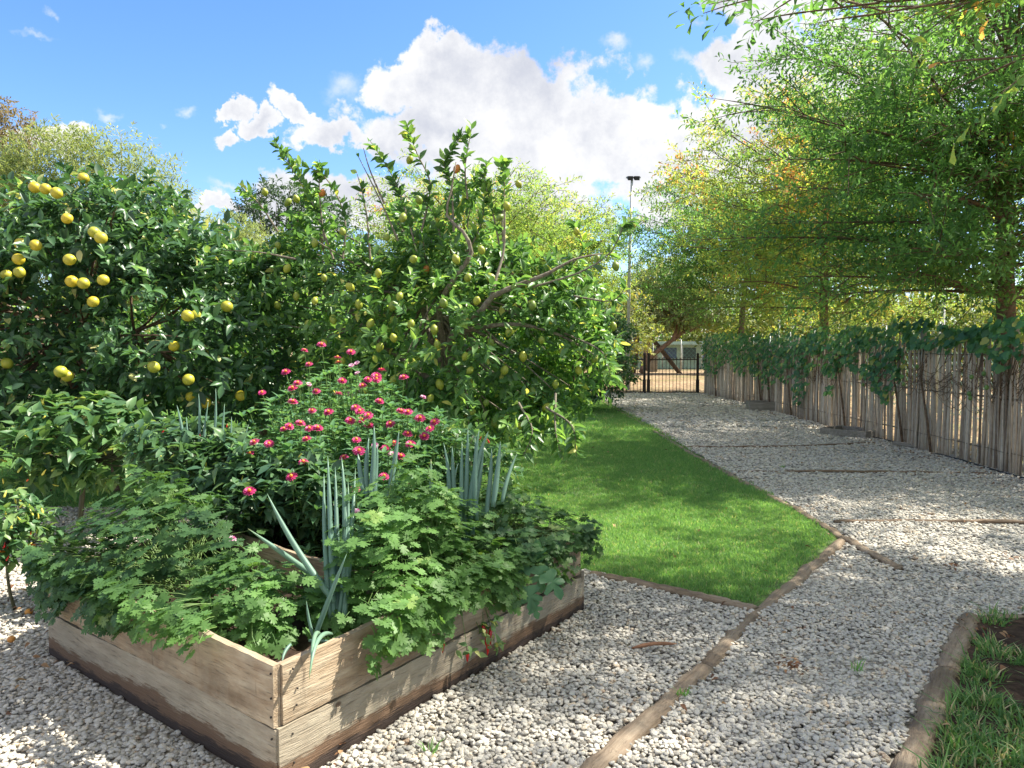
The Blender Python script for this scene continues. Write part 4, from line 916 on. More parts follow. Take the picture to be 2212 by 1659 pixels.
for pts, dn, sz in [
    ([A(905, 560), A(880, 470), A(850, 385), A(800, 305)], 60, 1), ([A(910, 500), A(930, 400), A(900, 330), A(876, 262)], 34, 1), ([A(980, 500), A(975, 400), A(960, 350), A(1000, 290)], 60, 1), ([A(1010, 430), A(1005, 360), A(1020, 270)], 40, 1),
    ([A(720, 560), A(680, 450), A(640, 380), A(595, 305)], 55, 1), ([A(700, 520), A(690, 420), A(690, 345)], 45, 1), ([A(740, 560), A(745, 470), A(700, 380), A(620, 350)], 45, 1), ([A(800, 560), A(790, 450), A(770, 370)], 20, 1), ([A(860, 520), A(820, 430), A(770, 330)], 3, 1), ([A(830, 440), A(800, 370), A(785, 320)], 2, 1),
    ([A(1090, 600), A(1085, 480), A(1090, 400), A(1085, 350)], 50, 1), ([A(1085, 560), A(1060, 440), A(1040, 380)], 40, 1), ([A(1150, 620, 6.9), A(1250, 590, 6.8), A(1320, 545, 6.7), A(1345, 490, 6.6), A(1362, 478, 6.6)], 30, 1), ([A(1200, 600), A(1260, 540), A(1240, 480)], 35, 1), ([A(640, 560), A(560, 545), A(480, 540)], 18, 1), ([A(600, 500), A(560, 440), A(520, 405)], 40, 1),
    ([A(1000, 560), A(1040, 480), A(1050, 350)], 50, 1), ([A(960, 560), A(940, 470), A(905, 420)], 60, 1), ([A(1180, 880, 6.3), A(1235, 920, 6.1), A(1245, 985, 6.0)], 45, 1), ([A(1120, 870, 6.3), A(1150, 930, 6.1), A(1130, 985, 6.0)], 50, 1), ([A(1200, 850, 6.4), A(1200, 930, 6.2), A(1215, 990, 6.1)], 40, 1), ([A(1240, 640, 6.9), A(1320, 650, 6.8), A(1352, 620, 6.7)], 40, 1), ([A(1220, 720, 6.9), A(1300, 760, 6.7), A(1320, 820, 6.6)], 50, 1)]: ex.append((pts, dn, sz))
tb = np.array([-.55, 7.9, 0.])
limbs = [([tb, A(985, 860, 7.9), A(975, 760, 7.6), A(978, 722, 7.2), A(1040, 672, 6.9), A(1065, 640, 6.85), A(1130, 612, 6.8), A(1185, 590, 6.8), A(1240, 560, 6.85), A(1300, 548, 6.9)], .085, .007),
         ([A(985, 860, 7.9), A(950, 700, 7.5), A(955, 645, 7.2), A(990, 590, 7.1), A(1018, 545, 7.1), A(1000, 500, 7.1), A(965, 465, 7.2), A(975, 410, 7.2), A(985, 350, 7.2)], .058, .006),
         ([A(1060, 645, 6.85), A(1072, 600, 6.9), A(1088, 540, 7.0), A(1090, 450, 7.0)], .03, .01), ([A(985, 860, 7.9), A(920, 700, 8.0), A(905, 600, 8.0), A(860, 480, 7.8)], .055, .015), ([A(985, 860, 7.9), A(800, 720, 7.9), A(720, 600, 7.8), A(690, 500, 7.6)], .055, .014),
         ([A(978, 720, 7.2), A(1100, 700, 7.0), A(1200, 720, 6.9), A(1290, 770, 6.8)], .04, .01)]
citrus('lemon_tree', tb, [(A(975, 735, 7.7), (1.35, 1.2, .85)), (A(760, 680, 7.9), (.9, .95, .75)), (A(1130, 740, 7.5), (.85, .95, .85)), (A(1000, 570, 7.8), (.8, .7, .38)), (A(700, 560, 7.9), (.5, .5, .42)), (A(1190, 640, 7.6), (.55, .6, .42)), (A(1060, 880, 7.2), (.75, .8, .38)), (A(900, 480, 7.9), (.28, .3, .28)), (A(1000, 410, 7.6), (.2, .25, .26)), (A(650, 440, 7.8), (.24, .3, .22)), (A(640, 610, 8.0), (.6, .6, .5)), (A(1230, 780, 7.3), (.5, .6, .5))], 2900, G['citrus'], 'open lemon tree with crooked limbs and many green lemons in the middle', 'lemon tree', .105, lf, 9, .2, 'bark_grey', limbs, 90, .06, ex, -.42)
far_f = [('lemon', at(u, v, 17.5 + rng.normal() * .2), .04) for u, v in [(1255, 700), (1300, 740), (1275, 850), (1310, 680), (1285, 800), (1240, 830)]]
citrus('citrus_tree', (1.55, 19.0, 0), [((1.5, 19, 1.5), (1.6, 1.5, 1.5)), ((1.2, 19, 2.3), (1.0, 1.0, .9))], 1500, G['grapefruit'], 'dark rounded citrus tree reaching the ground near the gate', 'citrus tree', .13, far_f, 9, .26)
citrus('citrus_tree', (-1.0, 12.6, 0), [((-1.0, 12.6, 1.7), (1.9, 1.5, 1.4))], 1500, G['grapefruit'], 'dark citrus tree standing directly behind the lemon tree', 'citrus tree', .13, [], 9, .26)
citrus('citrus_tree', (-4.4, 13.4, 0), [((-4.4, 13.4, 1.6), (1.9, 1.5, 1.3))], 1300, G['citrus'], 'green citrus tree glimpsed between the grapefruit and lemon trees', 'citrus tree', .13, [], 9, .26)

# ------------------------------------------------------------------ oaks along the fence
def oak(base, height, rad, label, mat, nb=46, leaf=.085, seed=1, nsub=13, ntw=5, nl=8, zlow=2.2, tr=.16, lean=0.0, group='oak trees behind the stick fence', ex=None, bark='bark', hole=9., name='oak_tree', cat='oak tree', vshift=0.0, droop=.12, rise=.26):
    base = np.array(base, float); root = thing(name, base, label, cat, group)
    b_ = MB(); tz = np.linspace(0, 1, 10); trunk = base + np.c_[lean * tz + .12 * np.sin(tz * 5 + seed), .1 * np.cos(tz * 4 + seed) - .1, tz * height * .92]
    b_.tube(trunk, np.interp(tz, [0, .05, .3, 1], [tr * 1.35, tr, tr * .8, .025]), 10, True, .5, .03)
    TP = []; TD = []; TL = []; BR = []
    for i in range(nb):
        f = (i + .5 * rng.random()) / nb; z = zlow + (height - zlow - .4) * f; az = i * 2.4 + rng.random() * .6
        prof = math.sin(math.pi * min(1, .22 + .80 * (1 - f) ** .85)) ** .7 if f > .05 else .8
        prof = math.sqrt(max(0, 1 - (f * .97) ** 2.4)) * (.78 + .3 * min(1, f * 4)); ln = rad * prof * (.82 + .2 * rng.random()) + .35
        z = zlow + (z - zlow) * (.80 if f > .3 else 1) * (1 - .12 * f); BR.append((z, az, ln * (1 - .45 * f ** 2), rise + 1.05 * f ** 1.5 - .12 * (f < .15)))
    for e in (ex or []): BR.append(e)
    for bi, (z, az, ln, rs) in enumerate(BR):
        o0 = np.array([np.interp(z, trunk[:, 2], trunk[:, 0]), np.interp(z, trunk[:, 2], trunk[:, 1]), z]); hd = np.array([math.cos(az), math.sin(az), 0]); sdv = np.array([-hd[1], hd[0], 0])
        t = np.linspace(0, 1, 9)[:, None]; wob = .09 * ln * rng.normal() if bi < nb else 0.0
        path = o0 + hd * t * ln + sdv * wob * np.sin(t * 5 + az) + np.array([0, 0, 1]) * (rs * ln * t - droop * ln * t ** 2)
        b_.tube(path, np.linspace(.010 + .0075 * ln, .005, 9), 6, False)
        ns = max(6, int(nsub * ln / rad * 1.35))
        for j in range(ns):
            q = .05 + .95 * (j + rng.random()) / ns; k_ = q * 8; i0 = min(7, int(k_)); p = path[i0] + (path[i0 + 1] - path[i0]) * (k_ - i0)
            sgn = 1 if j % 2 else -1; sl_ = (.30 + .38 * (1 - q)) * min(ln, 3.6) * (.6 + .5 * rng.random()) + .15
            dd = nrm((hd * (.55 + .5 * q) + sdv * sgn * (.95 - .45 * q) + np.array([0, 0, .18 + .5 * rng.normal()]))[None])[0]
            if bi >= nb: sl_ *= .5
            if j == ns - 1: dd = hd; sl_ = .4
            tt = np.linspace(0, 1, 5)[:, None]; sp = p + dd * tt * sl_ + np.array([0, 0, -.07]) * sl_ * tt ** 2; b_.tube(sp, np.linspace(.009, .003, 5), 4, False)
            nt_ = max(3, int(ntw * sl_ / .62 + .5))
            for m in range(nt_):
                qq = (m + .3 + .6 * rng.random()) / nt_; pp_ = sp[0] + (sp[-1] - sp[0]) * qq; sg = 1 if m % 2 else -1; sd2 = np.cross(dd, [0, 0, 1.])
                TP.append(pp_); TD.append(dd * .8 + sd2 * sg * .8 * (1 - .5 * qq) + np.array([0, 0, .2 + .5 * rng.normal()])); TL.append(.22 + .16 * rng.random())
    for _ in range(420):
        z = zlow + .6 + (height * .8 - zlow) * rng.random(); a_ = rng.random() * 6.28; q_ = .35 + 1.3 * rng.random(); dd = np.array([math.cos(a_), math.sin(a_), .2 * rng.normal()])
        TP.append(np.array([base[0], base[1], z]) + dd * q_); TD.append(dd + .5 * rng.normal(size=3)); TL.append(.3)
    b_.build('trunk', G[bark], root)
    TP, TD, TL = np.array(TP), np.array(TD), np.array(TL); k = (TP[:, 2] > 1.7) & (vnoise(TP, 1.15, seed + 7) < hole); TP, TD, TL = TP[k], TD[k], TL[k]
    P, Dd, Nh = sprays(TP, TD, TL, nl, .85, .15)
    patch = np.repeat(vnoise(TP, .9, seed + 40), nl)
    Vr = np.clip(rng.random(len(P)) * .62 + .2 * patch + .12 + vshift + .35 * (np.repeat(vnoise(TP, 1.6, seed + 90), nl) > 1.15), 0, 1)
    leaves(root, oak_p, P, Dd, Nh, leaf * 1.2 * (.7 + .5 * rng.random(len(P))), Vr, mat, 300, 'leaf', 'foliage', 'oak_leaf'); return root
tip = at(1600, 18, 6.4); ob = np.array([7.9, 5.0, 0])
def toward(b0, z, p):                                # extra branch from the trunk at height z to point p
    d = np.array(p) - np.array([b0[0], b0[1], z]); return (z, math.atan2(d[1], d[0]), math.hypot(d[0], d[1]), d[2] / math.hypot(d[0], d[1]) + .12)
oak(ob, 9.6, 3.4, 'near oak overhanging the top right corner, trunk outside the photo', G['oak'], 40, .095, 1, 13, 5, 8, 3.8, .17, hole=.5, ex=[toward(ob, 3.9, tip), toward(ob, 4.0, at(1830, 60, 6.2)), toward(ob, 4.3, at(1850, -90, 5.6)), toward(ob, 3.8, at(1700, 50, 6.6)), toward(ob, 3.4, at(2080, 150, 5.4))])
oak((7.75, 12.2, 0), 9.4, 3.9, 'large green oak with a thick trunk behind the near end of the stick fence', G['oak'], 66, .09, 2, 15, 6, 8, 2.3, .17, hole=.42, ex=[toward((7.75, 12.2), 3.0, at(1540, 520, 12.5)), toward((7.75, 12.2), 4.2, at(1660, 350, 12.5)), toward((7.75, 12.2), 2.4, at(1720, 600, 11.8)), toward((7.75, 12.2), 2.3, at(1950, 590, 10.8)), toward((7.75, 12.2), 2.2, at(2290, 520, 12.6))] + [toward((7.75, 12.2), z_, at(u_, v_, 9.3)) for z_, u_, v_ in [(2.8, 2030, 560), (3.0, 2150, 520), (3.6, 1980, 430), (3.9, 2130, 380), (4.6, 2040, 280), (5.0, 2180, 230), (3.3, 2260, 450), (4.4, 2290, 320)]])
oak((7.9, 19.3, 0), 9.2, 3.7, 'yellowing oak with a forked lower limb behind the middle of the stick fence', G['oak_yellow'], 54, .10, 3, 13, 5, 8, 2.4, .13, vshift=.08)
oak((8.0, 26.5, 0), 7.6, 4.0, 'dark green oak behind the far end of the stick fence', G['oak'], 46, .12, 4, 12, 5, 7, 3.0, .13, vshift=-.12)
oak((8.4, -1.4, 0), 10.5, 4.6, 'oak beyond the right edge of the photo shading the yard', G['oak'], 40, .13, 5, 10, 4, 7, 2.4, .17, hole=.45)
oak((-1.6, 27, 0), 8.3, 3.9, 'yellow-green oak rising behind the lemon tree', G['oak_yellow'], 46, .12, 6, 12, 5, 7, 1.6, .15, group='oak trees behind the orchard', rise=.5)
oak((1.5, 31, 0), 7.6, 3.2, 'yellow-green oak just left of the light pole', G['oak_yellow'], 46, .125, 7, 12, 5, 7, 2.9, .15, group='oak trees behind the orchard', rise=.45)

# ------------------------------------------------------------------ background trees
def bushy(name, base, ells, n, mat, label, cat, leaf, group=None, protos=blob_p, trunk=.12, bark='bark', nl=6, twl=.35, droop=.2, up=.2, nparts=0, gap=-1.2):
    base = np.array(base, float); root = thing(name, base, label, cat, group)
    P, Dd = crown_pts(ells, n, .35, 1.5, .1); k = vnoise(P, 1.3, 17) > gap; P, Dd = P[k], Dd[k]
    Dt = nrm(Dd + .5 * rng.normal(size=P.shape) + np.array([0, 0, up])); lp_, ld_, ln_ = sprays(P, Dt, twl, nl, .8, droop); m = len(lp_)
    leaves(root, protos, lp_, ld_, ln_, leaf * (.6 + .6 * rng.random(m)), np.clip(rng.random(m) * .7 + .2 * vnoise(lp_, .8, 3) + .12, 0, 1), mat, nparts, 'leaf', 'crown', 'far_leaf')
    b_ = MB(); cen = np.mean([e[0] for e in ells], 0); top = base * .4 + cen * .6; limb(b_, base, top, trunk, trunk * .6, .05, 8)
    for i in range(0, len(P), max(1, len(P) // 60)): limb(b_, top + rng.normal(size=3) * .2, P[i], trunk * .3, .012, .1, 4)
    b_.build('trunk', G[bark], root); return root
bushy('bronze_tree', (-19.5, 27, 0), [(at(-10, 285, 27), (1.5, 1.4, 1.2)), (at(-90, 330, 27), (1.8, 1.6, 1.6)), (at(-30, 400, 27), (1.2, 1.2, 1.4))], 1500, G['brownish'], 'bronze-green tree top at the upper left edge', 'tree', .17, None, oak_p, .2, nl=8, droop=.9, up=-.3)
WB = 24
bushy('willow_tree', (-12.5, WB, 0), [(at(230, 420, WB), (2.3, 2.0, 1.9)), (at(130, 370, WB), (1.5, 1.5, 1.4)), (at(330, 470, WB), (1.2, 1.3, 1.2)), (at(250, 560, WB), (2.6, 2, 1.5))], 4200, G['willow'], 'pale feathery willow behind the grapefruit tree', 'willow', .2, 'pale willows behind the orchard', thin_p, .15, 'bark_grey', 10, .5, .5, .1)
bushy('willow_tree', (-18.5, WB + 1, 0), [(at(40, 440, WB + 1), (1.6, 1.6, 1.6)), (at(-60, 450, WB), (2.3, 2, 2))], 2400, G['willow'], 'pale yellow-green willow at the far left below the bronze tree', 'willow', .2, 'pale willows behind the orchard', thin_p, .15, 'bark_grey', 10, .5, .5, .1)
bushy('willow_tree', (-8.8, 23, 0), [(at(490, 560, 23), (1.7, 1.4, 1.3)), (at(560, 610, 23), (1.5, 1.4, 1.3))], 2000, G['willow'], 'low pale willow between the grapefruit and lemon trees', 'willow', .18, 'pale willows behind the orchard', thin_p, .12, 'bark_grey', 10, .45, .5, .1)
bushy('dark_tree', (-14.5, 44, 0), [(at(600, 455, 44), (2.4, 2, 1.6)), (at(680, 470, 44), (2.0, 2, 1.5)), (at(580, 520, 44), (2.6, 2, 2.2)), (at(690, 560, 44), (3, 2, 2.5))], 1500, G['dark'], 'dark spreading tree far behind the left of the lemon tree', 'tree', .3, None, oak_p, .25, nl=8)
# bright hedge and shrubs beyond the fence
hz = [(1290, 640, 40, 2.2, 'bright shrub at the foot of the light pole'), (1480, 690, 74, 3.5, 'olive shrub behind the leaning tree'), (1570, 700, 72, 3.0, 'bright yellow-green shrub behind the shed roof'), (1680, 665, 46, 3.2, 'golden shrub beyond the far end of the fence'), (1830, 660, 40, 3.2, 'sunlit hedge shrub between the two oak trunks'),
      (1960, 655, 36, 3.2, 'sunlit yellow-green shrub behind the pale pole'), (2090, 650, 33, 3.0, 'bright shrub left of the thick oak trunk'), (2230, 640, 32, 3.2, 'bright shrub right of the thick oak trunk'), (2350, 640, 31, 3.4, 'bright shrub past the right edge'), (1400, 600, 84, 5, 'tall far tree behind the shed'), (1180, 620, 60, 5, 'far tree behind the citrus row'), (900, 620, 60, 5.5, 'far tree hidden behind the lemon tree'), (400, 620, 50, 5, 'far tree behind the grapefruit tree'), (60, 640, 45, 5, 'far tree at the left edge'), (640, 620, 55, 5, 'far tree left of the lemon tree'), (1750, 600, 75, 7, 'far tree beyond the golden shrub'), (2000, 590, 70, 7, 'far tall tree behind the sunlit hedge'), (2250, 600, 66, 7, 'far tree at the right edge')]
for i, (u, v, Y, r, lab) in enumerate(hz):
    c = at(u, v, Y); far = Y > 44; zc_ = max(c[2] * .55, r * .5)
    c = np.array([c[0], Y, zc_]); bushy('far_tree' if far and r > 4 else 'shrub', (c[0], Y, 0), [(c, (r * 1.25, r, max(c[2], at(u, v, Y)[2] * .5))), (c + [r * .7, .5, .4], (r * .8, r * .8, zc_ * .8))], 1100 if not far else 900, G['hedge'] if not (far and r > 4) else G['oak'], lab, 'tree' if far and r > 4 else 'shrub', .2 if not far else .42, 'bushes and trees beyond the fence', blob_p, .1, nl=7, twl=.4 if not far else .8)

# leaning tree behind the gate
lt = thing('leaning_tree', gp(1388, 806), 'wispy tree with a leaning reddish trunk behind the gate', 'tree')
YL = gp(1388, 806)[1]; b_ = MB()
def LTp(u, v, dy=0): return at(u, v, YL + dy)
for pts, ra, rb in [([LTp(1385, 806), LTp(1402, 775), LTp(1432, 750), LTp(1470, 722), LTp(1520, 690), LTp(1565, 665)], .2, .05), ([LTp(1455, 735), LTp(1468, 690), LTp(1470, 640), LTp(1462, 590)], .16, .04), ([LTp(1490, 712), LTp(1525, 660), LTp(1545, 610)], .12, .03), ([LTp(1470, 722), LTp(1440, 660), LTp(1410, 610)], .12, .03), ([LTp(1390, 800), LTp(1398, 760), LTp(1402, 735)], .25, .2)]:
    b_.tube(smooth_path(pts, 14), np.linspace(ra, rb, len(smooth_path(pts, 14))), 8, True, .5, .06)
E2 = [(LTp(1450, 615), (2.6, 2.2, 1.7)), (LTp(1390, 650), (1.8, 1.8, 1.5)), (LTp(1520, 660), (1.9, 1.8, 1.1)), (LTp(1450, 675), (2.6, 1.8, .7))]
P, Dd = crown_pts(E2, 2600, .3, 1.3, .5)
for i in range(0, len(P), 34): limb(b_, LTp(1465, 690) + rng.normal(size=3) * .5, P[i], .035, .01, .1, 4)
b_.build('trunk', G['bark_red'], lt)
lp_, ld_, ln_ = sprays(P, nrm(Dd + np.array([0, 0, .4]) + .4 * rng.normal(size=P.shape)), .5, 8, .6, .3)
leaves(lt, thin_p, lp_, ld_, ln_, np.full(len(lp_), .34), rng.random(len(lp_)), G['willow'], 0, 'leaf', 'crown')
for (pts, r, lab) in [([(1380, 700), (1420, 745), (1470, 808)], .14, 'dark leaning prop pole crossing the reddish trunk'), ([(1376, 706), (1374, 760), (1368, 806)], .16, 'dark upright trunk-like post left of the leaning tree'), ([(1362, 720), (1356, 770), (1348, 803)], .1, 'thin dark post leaning outward behind the gate')]:
    b_ = MB(); Q = smooth_path([at(u, v, YL + .8) for u, v in pts], 8); b_.tube(Q, r, 7); o = b_.build('prop_pole', G['bark'], None, True, tuple(Q[-1])); tag(o, lab, 'pole')

# ------------------------------------------------------------------ stick fence
fl = [(6.0, 7.0), (6.2, 9.2), (6.35, 12.5), (6.38, 17.5), (6.5, 21.5), (6.55, 25.9)]
fpath = smooth_path([np.array([x, y, 0]) for x, y in fl], 60); seg = np.linalg.norm(np.diff(fpath, axis=0), axis=1); cum = np.r_[0, np.cumsum(seg)]
def fpt(s): return np.array([np.interp(s, cum, fpath[:, 0]), np.interp(s, cum, fpath[:, 1]), 0])
FL = cum[-1]; fence = thing('stick_fence', fpt(0), 'rustic grey fence of upright sticks along the driveway', 'fence')
stick_v = []
for k in range(14):
    b_ = MB(); t = np.linspace(0, 1, 7); ph = rng.random(2) * 6.28; b_.tube(np.c_[.012 * np.sin(t * 4 + ph[0]), .008 * np.sin(t * 5 + ph[1]), t * 1.0], .0150 * (1.05 - .3 * t) * (1 + .08 * rng.normal(size=7)), 6, True, .5, .08); stick_v.append((np.concatenate(b_.V), b_.F))
def flat_faces(F): 
    d = {}
    for f in F: d.setdefault(f.shape[1], []).append(f)
    return [np.concatenate(x) for x in d.values()]
stick_v = [(V * np.array([1, 1, 1]), flat_faces(F_)) for V, F_ in stick_v]
sp_ = 0.0; SP = []; SX = []; k = 0
while sp_ < FL:
    gap_ = .026 + .016 * rng.random() + (.03 if rng.random() < .08 else 0); sp_ += gap_; p = fpt(sp_) + np.array([rng.normal() * .012, 0, -.02]); SP.append(p); SX.append((sp_, 1.72 + .06 * rng.normal() + .02 * math.sin(sp_ * 2)))
SP = np.array(SP); n = len(SP); order = np.argsort(np.where(SP[:, 1] > 8.6, SP[:, 1], 99)); near = set(order[:300].tolist())
fo = parent_world(fence); restV = []; restF = {}; restA = []; off = 0
vb_ = np.clip(np.round((.5 + .25 * rng.normal(size=n)) * 7) / 7, 0, 1)
for i in range(n):
    k = int(rng.integers(14)); V, Fc = stick_v[k]; H = SX[i][1]; wd = .8 + .5 * rng.random(); az = rng.random() * 6.28; tx, ty = rng.normal() * .012, rng.normal() * .016
    if i in near:
        kk = ('stick', k, float(vb_[i]))
        if kk not in _cache: _cache[kk] = nmesh('stick', V, Fc, G['stick'], True, np.full(len(V), vb_[i]))
        o = bpy.data.objects.new('stick', _cache[kk]); o.location = tuple(SP[i] - fo); o.scale = (wd, wd, H); o.rotation_euler = (ty, tx, az); link(o, fence)
    else:
        c_, s_ = math.cos(az), math.sin(az); W = np.stack([(V[:, 0] * c_ - V[:, 1] * s_) * wd + tx * V[:, 2] * H, (V[:, 0] * s_ + V[:, 1] * c_) * wd + ty * V[:, 2] * H, V[:, 2] * H], 1) + SP[i] - fo
        restV.append(W); restA.append(np.full(len(V), vb_[i]))
        for f in Fc: restF.setdefault(f.shape[1], []).append(f + off)
        off += len(V)
o = bpy.data.objects.new('far_sticks', nmesh('far_sticks', np.concatenate(restV), [np.concatenate(x) for x in restF.values()], G['stick'], True, np.concatenate(restA))); link(o, fence); o['kind'] = 'stuff'
for z in (.28, .95, 1.5):
    b_ = MB(); b_.tube([fpt(s) + np.array([.03, 0, z + .01 * math.sin(s)]) for s in np.linspace(0, FL, 60)], .014, 6); b_.build('rail', G['stick'], fence)
    b_ = MB(); b_.tube([fpt(s) + np.array([-.024, 0, z + .006 * math.sin(s * 9)]) for s in np.linspace(0, FL, 260)], .003, 4); b_.build('wire', G['black_metal'], fence)
for s in np.linspace(2.6, FL - .05, 8):
    b_ = MB(); p = fpt(s) + np.array([.07, 0, 0]); b_.tube([p, p + [0, 0, 1.0], p + [.01, 0, 1.9]], [.06, .055, .05], 9, True, .35); b_.build('post', G['stick'], fence)
b_ = MB(); b_.tube([(6.62, 25.75, 0), (6.6, 25.75, 1.0), (6.62, 25.75, 1.98)], [.11, .10, .095], 9, True, .45); b_.build('post', G['stick'], fence)
# dark edging strip and low boards at the foot of the fence
b_ = MB()
for s0, s1 in ((1.0, 4.2), (5.2, 8.0), (11.5, 17.0)):
    b_.tube([fpt(s) + np.array([-.07 - .02 * math.sin(s * 3), 0, .03]) for s in np.linspace(s0, s1, 14)], .022, 6)
o = b_.build('edging_strip', G['black_plastic'], None, True, tuple(fpt(4))); tag(o, 'black plastic edging strip lying along the foot of the stick fence', 'edging')

# vines on the fence
def vine(s0, s1, label, n, dens, low, fruits=6, bare=0, size=.12, seed=1):
    root = thing('fence_vine', fpt((s0 + s1) / 2) + [-.05, 0, 0], label, 'vine', 'vines climbing the stick fence')
    m = n * 3; s = s0 + (s1 - s0) * rng.random(m); zz = rng.random(m)
    low_s = low + .28 * vnoise(np.c_[s, s * 0, s * 0], 1.1, seed) + .15 * vnoise(np.c_[s, s * 0, s * 0], 3.5, seed + 1)
    z = 1.9 + .16 * vnoise(np.c_[s, s * 0, s * 0], 2.3, seed + 9) - (1.92 - low_s) * zz ** 1.25; pat = vnoise(np.c_[s, z * 1.6, s * 0], 2.0, seed + 3); k = pat > (-.9 + dens) - .4 * (z > 1.55); s, z = s[k][:n], z[k][:n]; m = len(s)
    P = np.array([fpt(x) for x in s]); P[:, 0] += -.05 - .16 * rng.random(m) + .22 * (z > 1.74) * (rng.random(m) - .2); P[:, 2] = z
    Dr = np.c_[-.35 + .2 * rng.normal(size=m), .6 * rng.normal(size=m), -.8 + .35 * rng.normal(size=m)]; Nh = np.c_[-np.ones(m), -.35 + .5 * rng.normal(size=m), .7 + .4 * rng.normal(size=m)]
    leaves(root, vine_p, P, Dr, Nh, size * (.6 + .6 * rng.random(m)), np.clip(rng.random(m) ** 1.3 * .9 + .1, 0, 1), G['vine'], 300, 'leaf', 'foliage', 'vine_leaf')
    b_ = MB()
    for i in range(26 + bare):
        a = s0 + (s1 - s0) * rng.random(); ln = .6 + 1.0 * rng.random(); z0 = 1.7 - .3 * rng.random(); sag = .3 + .7 * rng.random(); t = np.linspace(0, 1, 10)
        z_ = z0 - sag * 4 * t * (1 - t) * .6 - .3 * t + .03 * np.sin(t * 14 + a); b_.tube([fpt(a + ln * q) + np.array([-.05 - .05 * math.sin(q * 5 + a), 0, zq]) for q, zq in zip(t, z_)], np.linspace(.006, .003, 10), 4, False)
    for i in range(max(1, int((s1 - s0) / 2.2))):
        a = s0 + (s1 - s0) * rng.random(); b_.tube([fpt(a) + [-.06, 0, 0], fpt(a + .1) + [-.08, 0, .5], fpt(a + .35) + [-.06, 0, 1.1], fpt(a + .3) + [-.06, 0, 1.6]], [.02, .018, .014, .01], 6)
    b_.build('stems', G['bark'], root)
    for i in range(fruits):
        a = s0 + (s1 - s0) * rng.random(); p = fpt(a) + np.array([-.15, 0, .9 + .6 * rng.random()]); o = bpy.data.objects.new('passion_fruit', FRp); o.location = tuple(p - parent_world(root)); o.scale = (.028, .028, .034); link(o, root)
FRp = nmesh('passion_fruit', SV, SF, G['passion'])
vine(1.0, 5.4, 'loose vine with big leaves and bare trailing stems on the nearest stretch of fence', 480, .8, 1.3, 8, 30, .115, 1)
vine(5.2, 9.5, 'leafy vine with round leaves on the middle stretch of fence', 1050, .4, 1.05, 6, 14, .10, 2)
vine(9.2, 18.7, 'thick green vine covering the top half of the far stretch of fence', 2100, .12, .85, 2, 0, .098, 3)

# ------------------------------------------------------------------ low frames by the fence
def frame_box(c, lx, ly, h, ang, label):
    root = thing('wooden_frame', c, label, 'wooden frame', 'small wooden frames at the foot of the fence'); root.rotation_euler = (0, 0, ang)
    for (lo, hi) in [((-lx, -ly, 0), (lx, -ly + .03, h)), ((-lx, ly - .03, 0), (lx, ly, h)), ((-lx, -ly + .032, 0), (-lx + .03, ly - .032, h * .97)), ((lx - .03, -ly + .032, 0), (lx, ly - .032, h * .97))]:
        b_ = MB(); b_.box(lo, hi); me = b_.mesh('board', G['greywood'], False); o = bpy.data.objects.new('board', me); link(o, root)
    b_ = MB(); b_.box((-lx + .032, -ly + .032, 0), (lx - .032, ly - .032, h * .45)); o = bpy.data.objects.new('soil', b_.mesh('soil', G['soil'], False)); link(o, root)
g1_ = gp(1648, 890); frame_box((g1_[0], g1_[1], 0), .36, .3, .27, R(-8), 'small deep wooden box against the far stretch of stick fence')
g2_ = gp(1848, 943); frame_box((g2_[0] - .05, g2_[1], 0), .36, .42, .15, R(38), 'flat open wooden frame on the gravel beside the nearer fence')
b_ = MB(); b_.box((-.55, -.09, 0), (.55, .09, .035)); me = b_.mesh('loose_board', G['greywood'], False)
for (u, v, a, lab) in [(2010, 972, -.9, 'weathered board lying at the foot of the fence'), (2150, 1003, -1.0, 'pale board lying nearer along the fence foot')]:
    p = gp(u, v); o = bpy.data.objects.new('loose_board', me); o.location = (p[0], p[1], .02); o.rotation_euler = (0.03, .04, a); link(o); tag(o, lab, 'board')

# ------------------------------------------------------------------ gate
YG = 25.9
def gate_leaf(u0, u1, label, finposts):
    x0 = at(u0, 800, YG)[0]; x1 = at(u1, 800, YG)[0]; root = thing('metal_gate', (x0, YG, 0), label, 'gate', 'black steel gate leaves')
    H = 1.2
    for x in (x0, x1):
        b_ = MB(); b_.box((x - .05, YG - .05, .02), (x + .05, YG + .05, .48)); b_.box((x - .06, YG - .06, .481), (x + .06, YG + .06, .50)); b_.box((x - .038, YG - .038, .501), (x + .038, YG + .038, H + .12)); V_, F_ = sphere_V(8, 5); b_.add(V_ * .05 + [x, YG, H + .16], F_); b_.build('gate_post', G['black_metal'], root, False)
    for z in (.08, H - .02):
        b_ = MB(); b_.box((x0 + .04, YG - .012, z - .018), (x1 - .04, YG + .012, z + .018)); b_.build('rail', G['black_metal'], root, False)
    nb = int((x1 - x0) / .115); 
    for i in range(1, nb):
        x = x0 + (x1 - x0) * i / nb; b_ = MB(); b_.tube([(x, YG, .1), (x, YG, H - .0)], .010, 5); V_, F_ = sphere_V(6, 4); b_.add(V_ * np.array([.018, .018, .03]) + [x, YG, H + .025], F_); b_.build('bar', G['bar'], root)
gate_leaf(1401, 1507, 'right-hand black steel gate leaf next to the stick fence', 1)
gate_leaf(1278, 1392, 'left-hand black steel gate leaf partly hidden by the citrus tree', 1)
b_ = MB(); b_.box((.6, YG - .12, -.02), (6.7, YG + .12, .03)); o = b_.build('gate_sill', G['greywood'], None, False, (3, YG, 0)); tag(o, 'flat concrete strip under the black gate', 'sill')

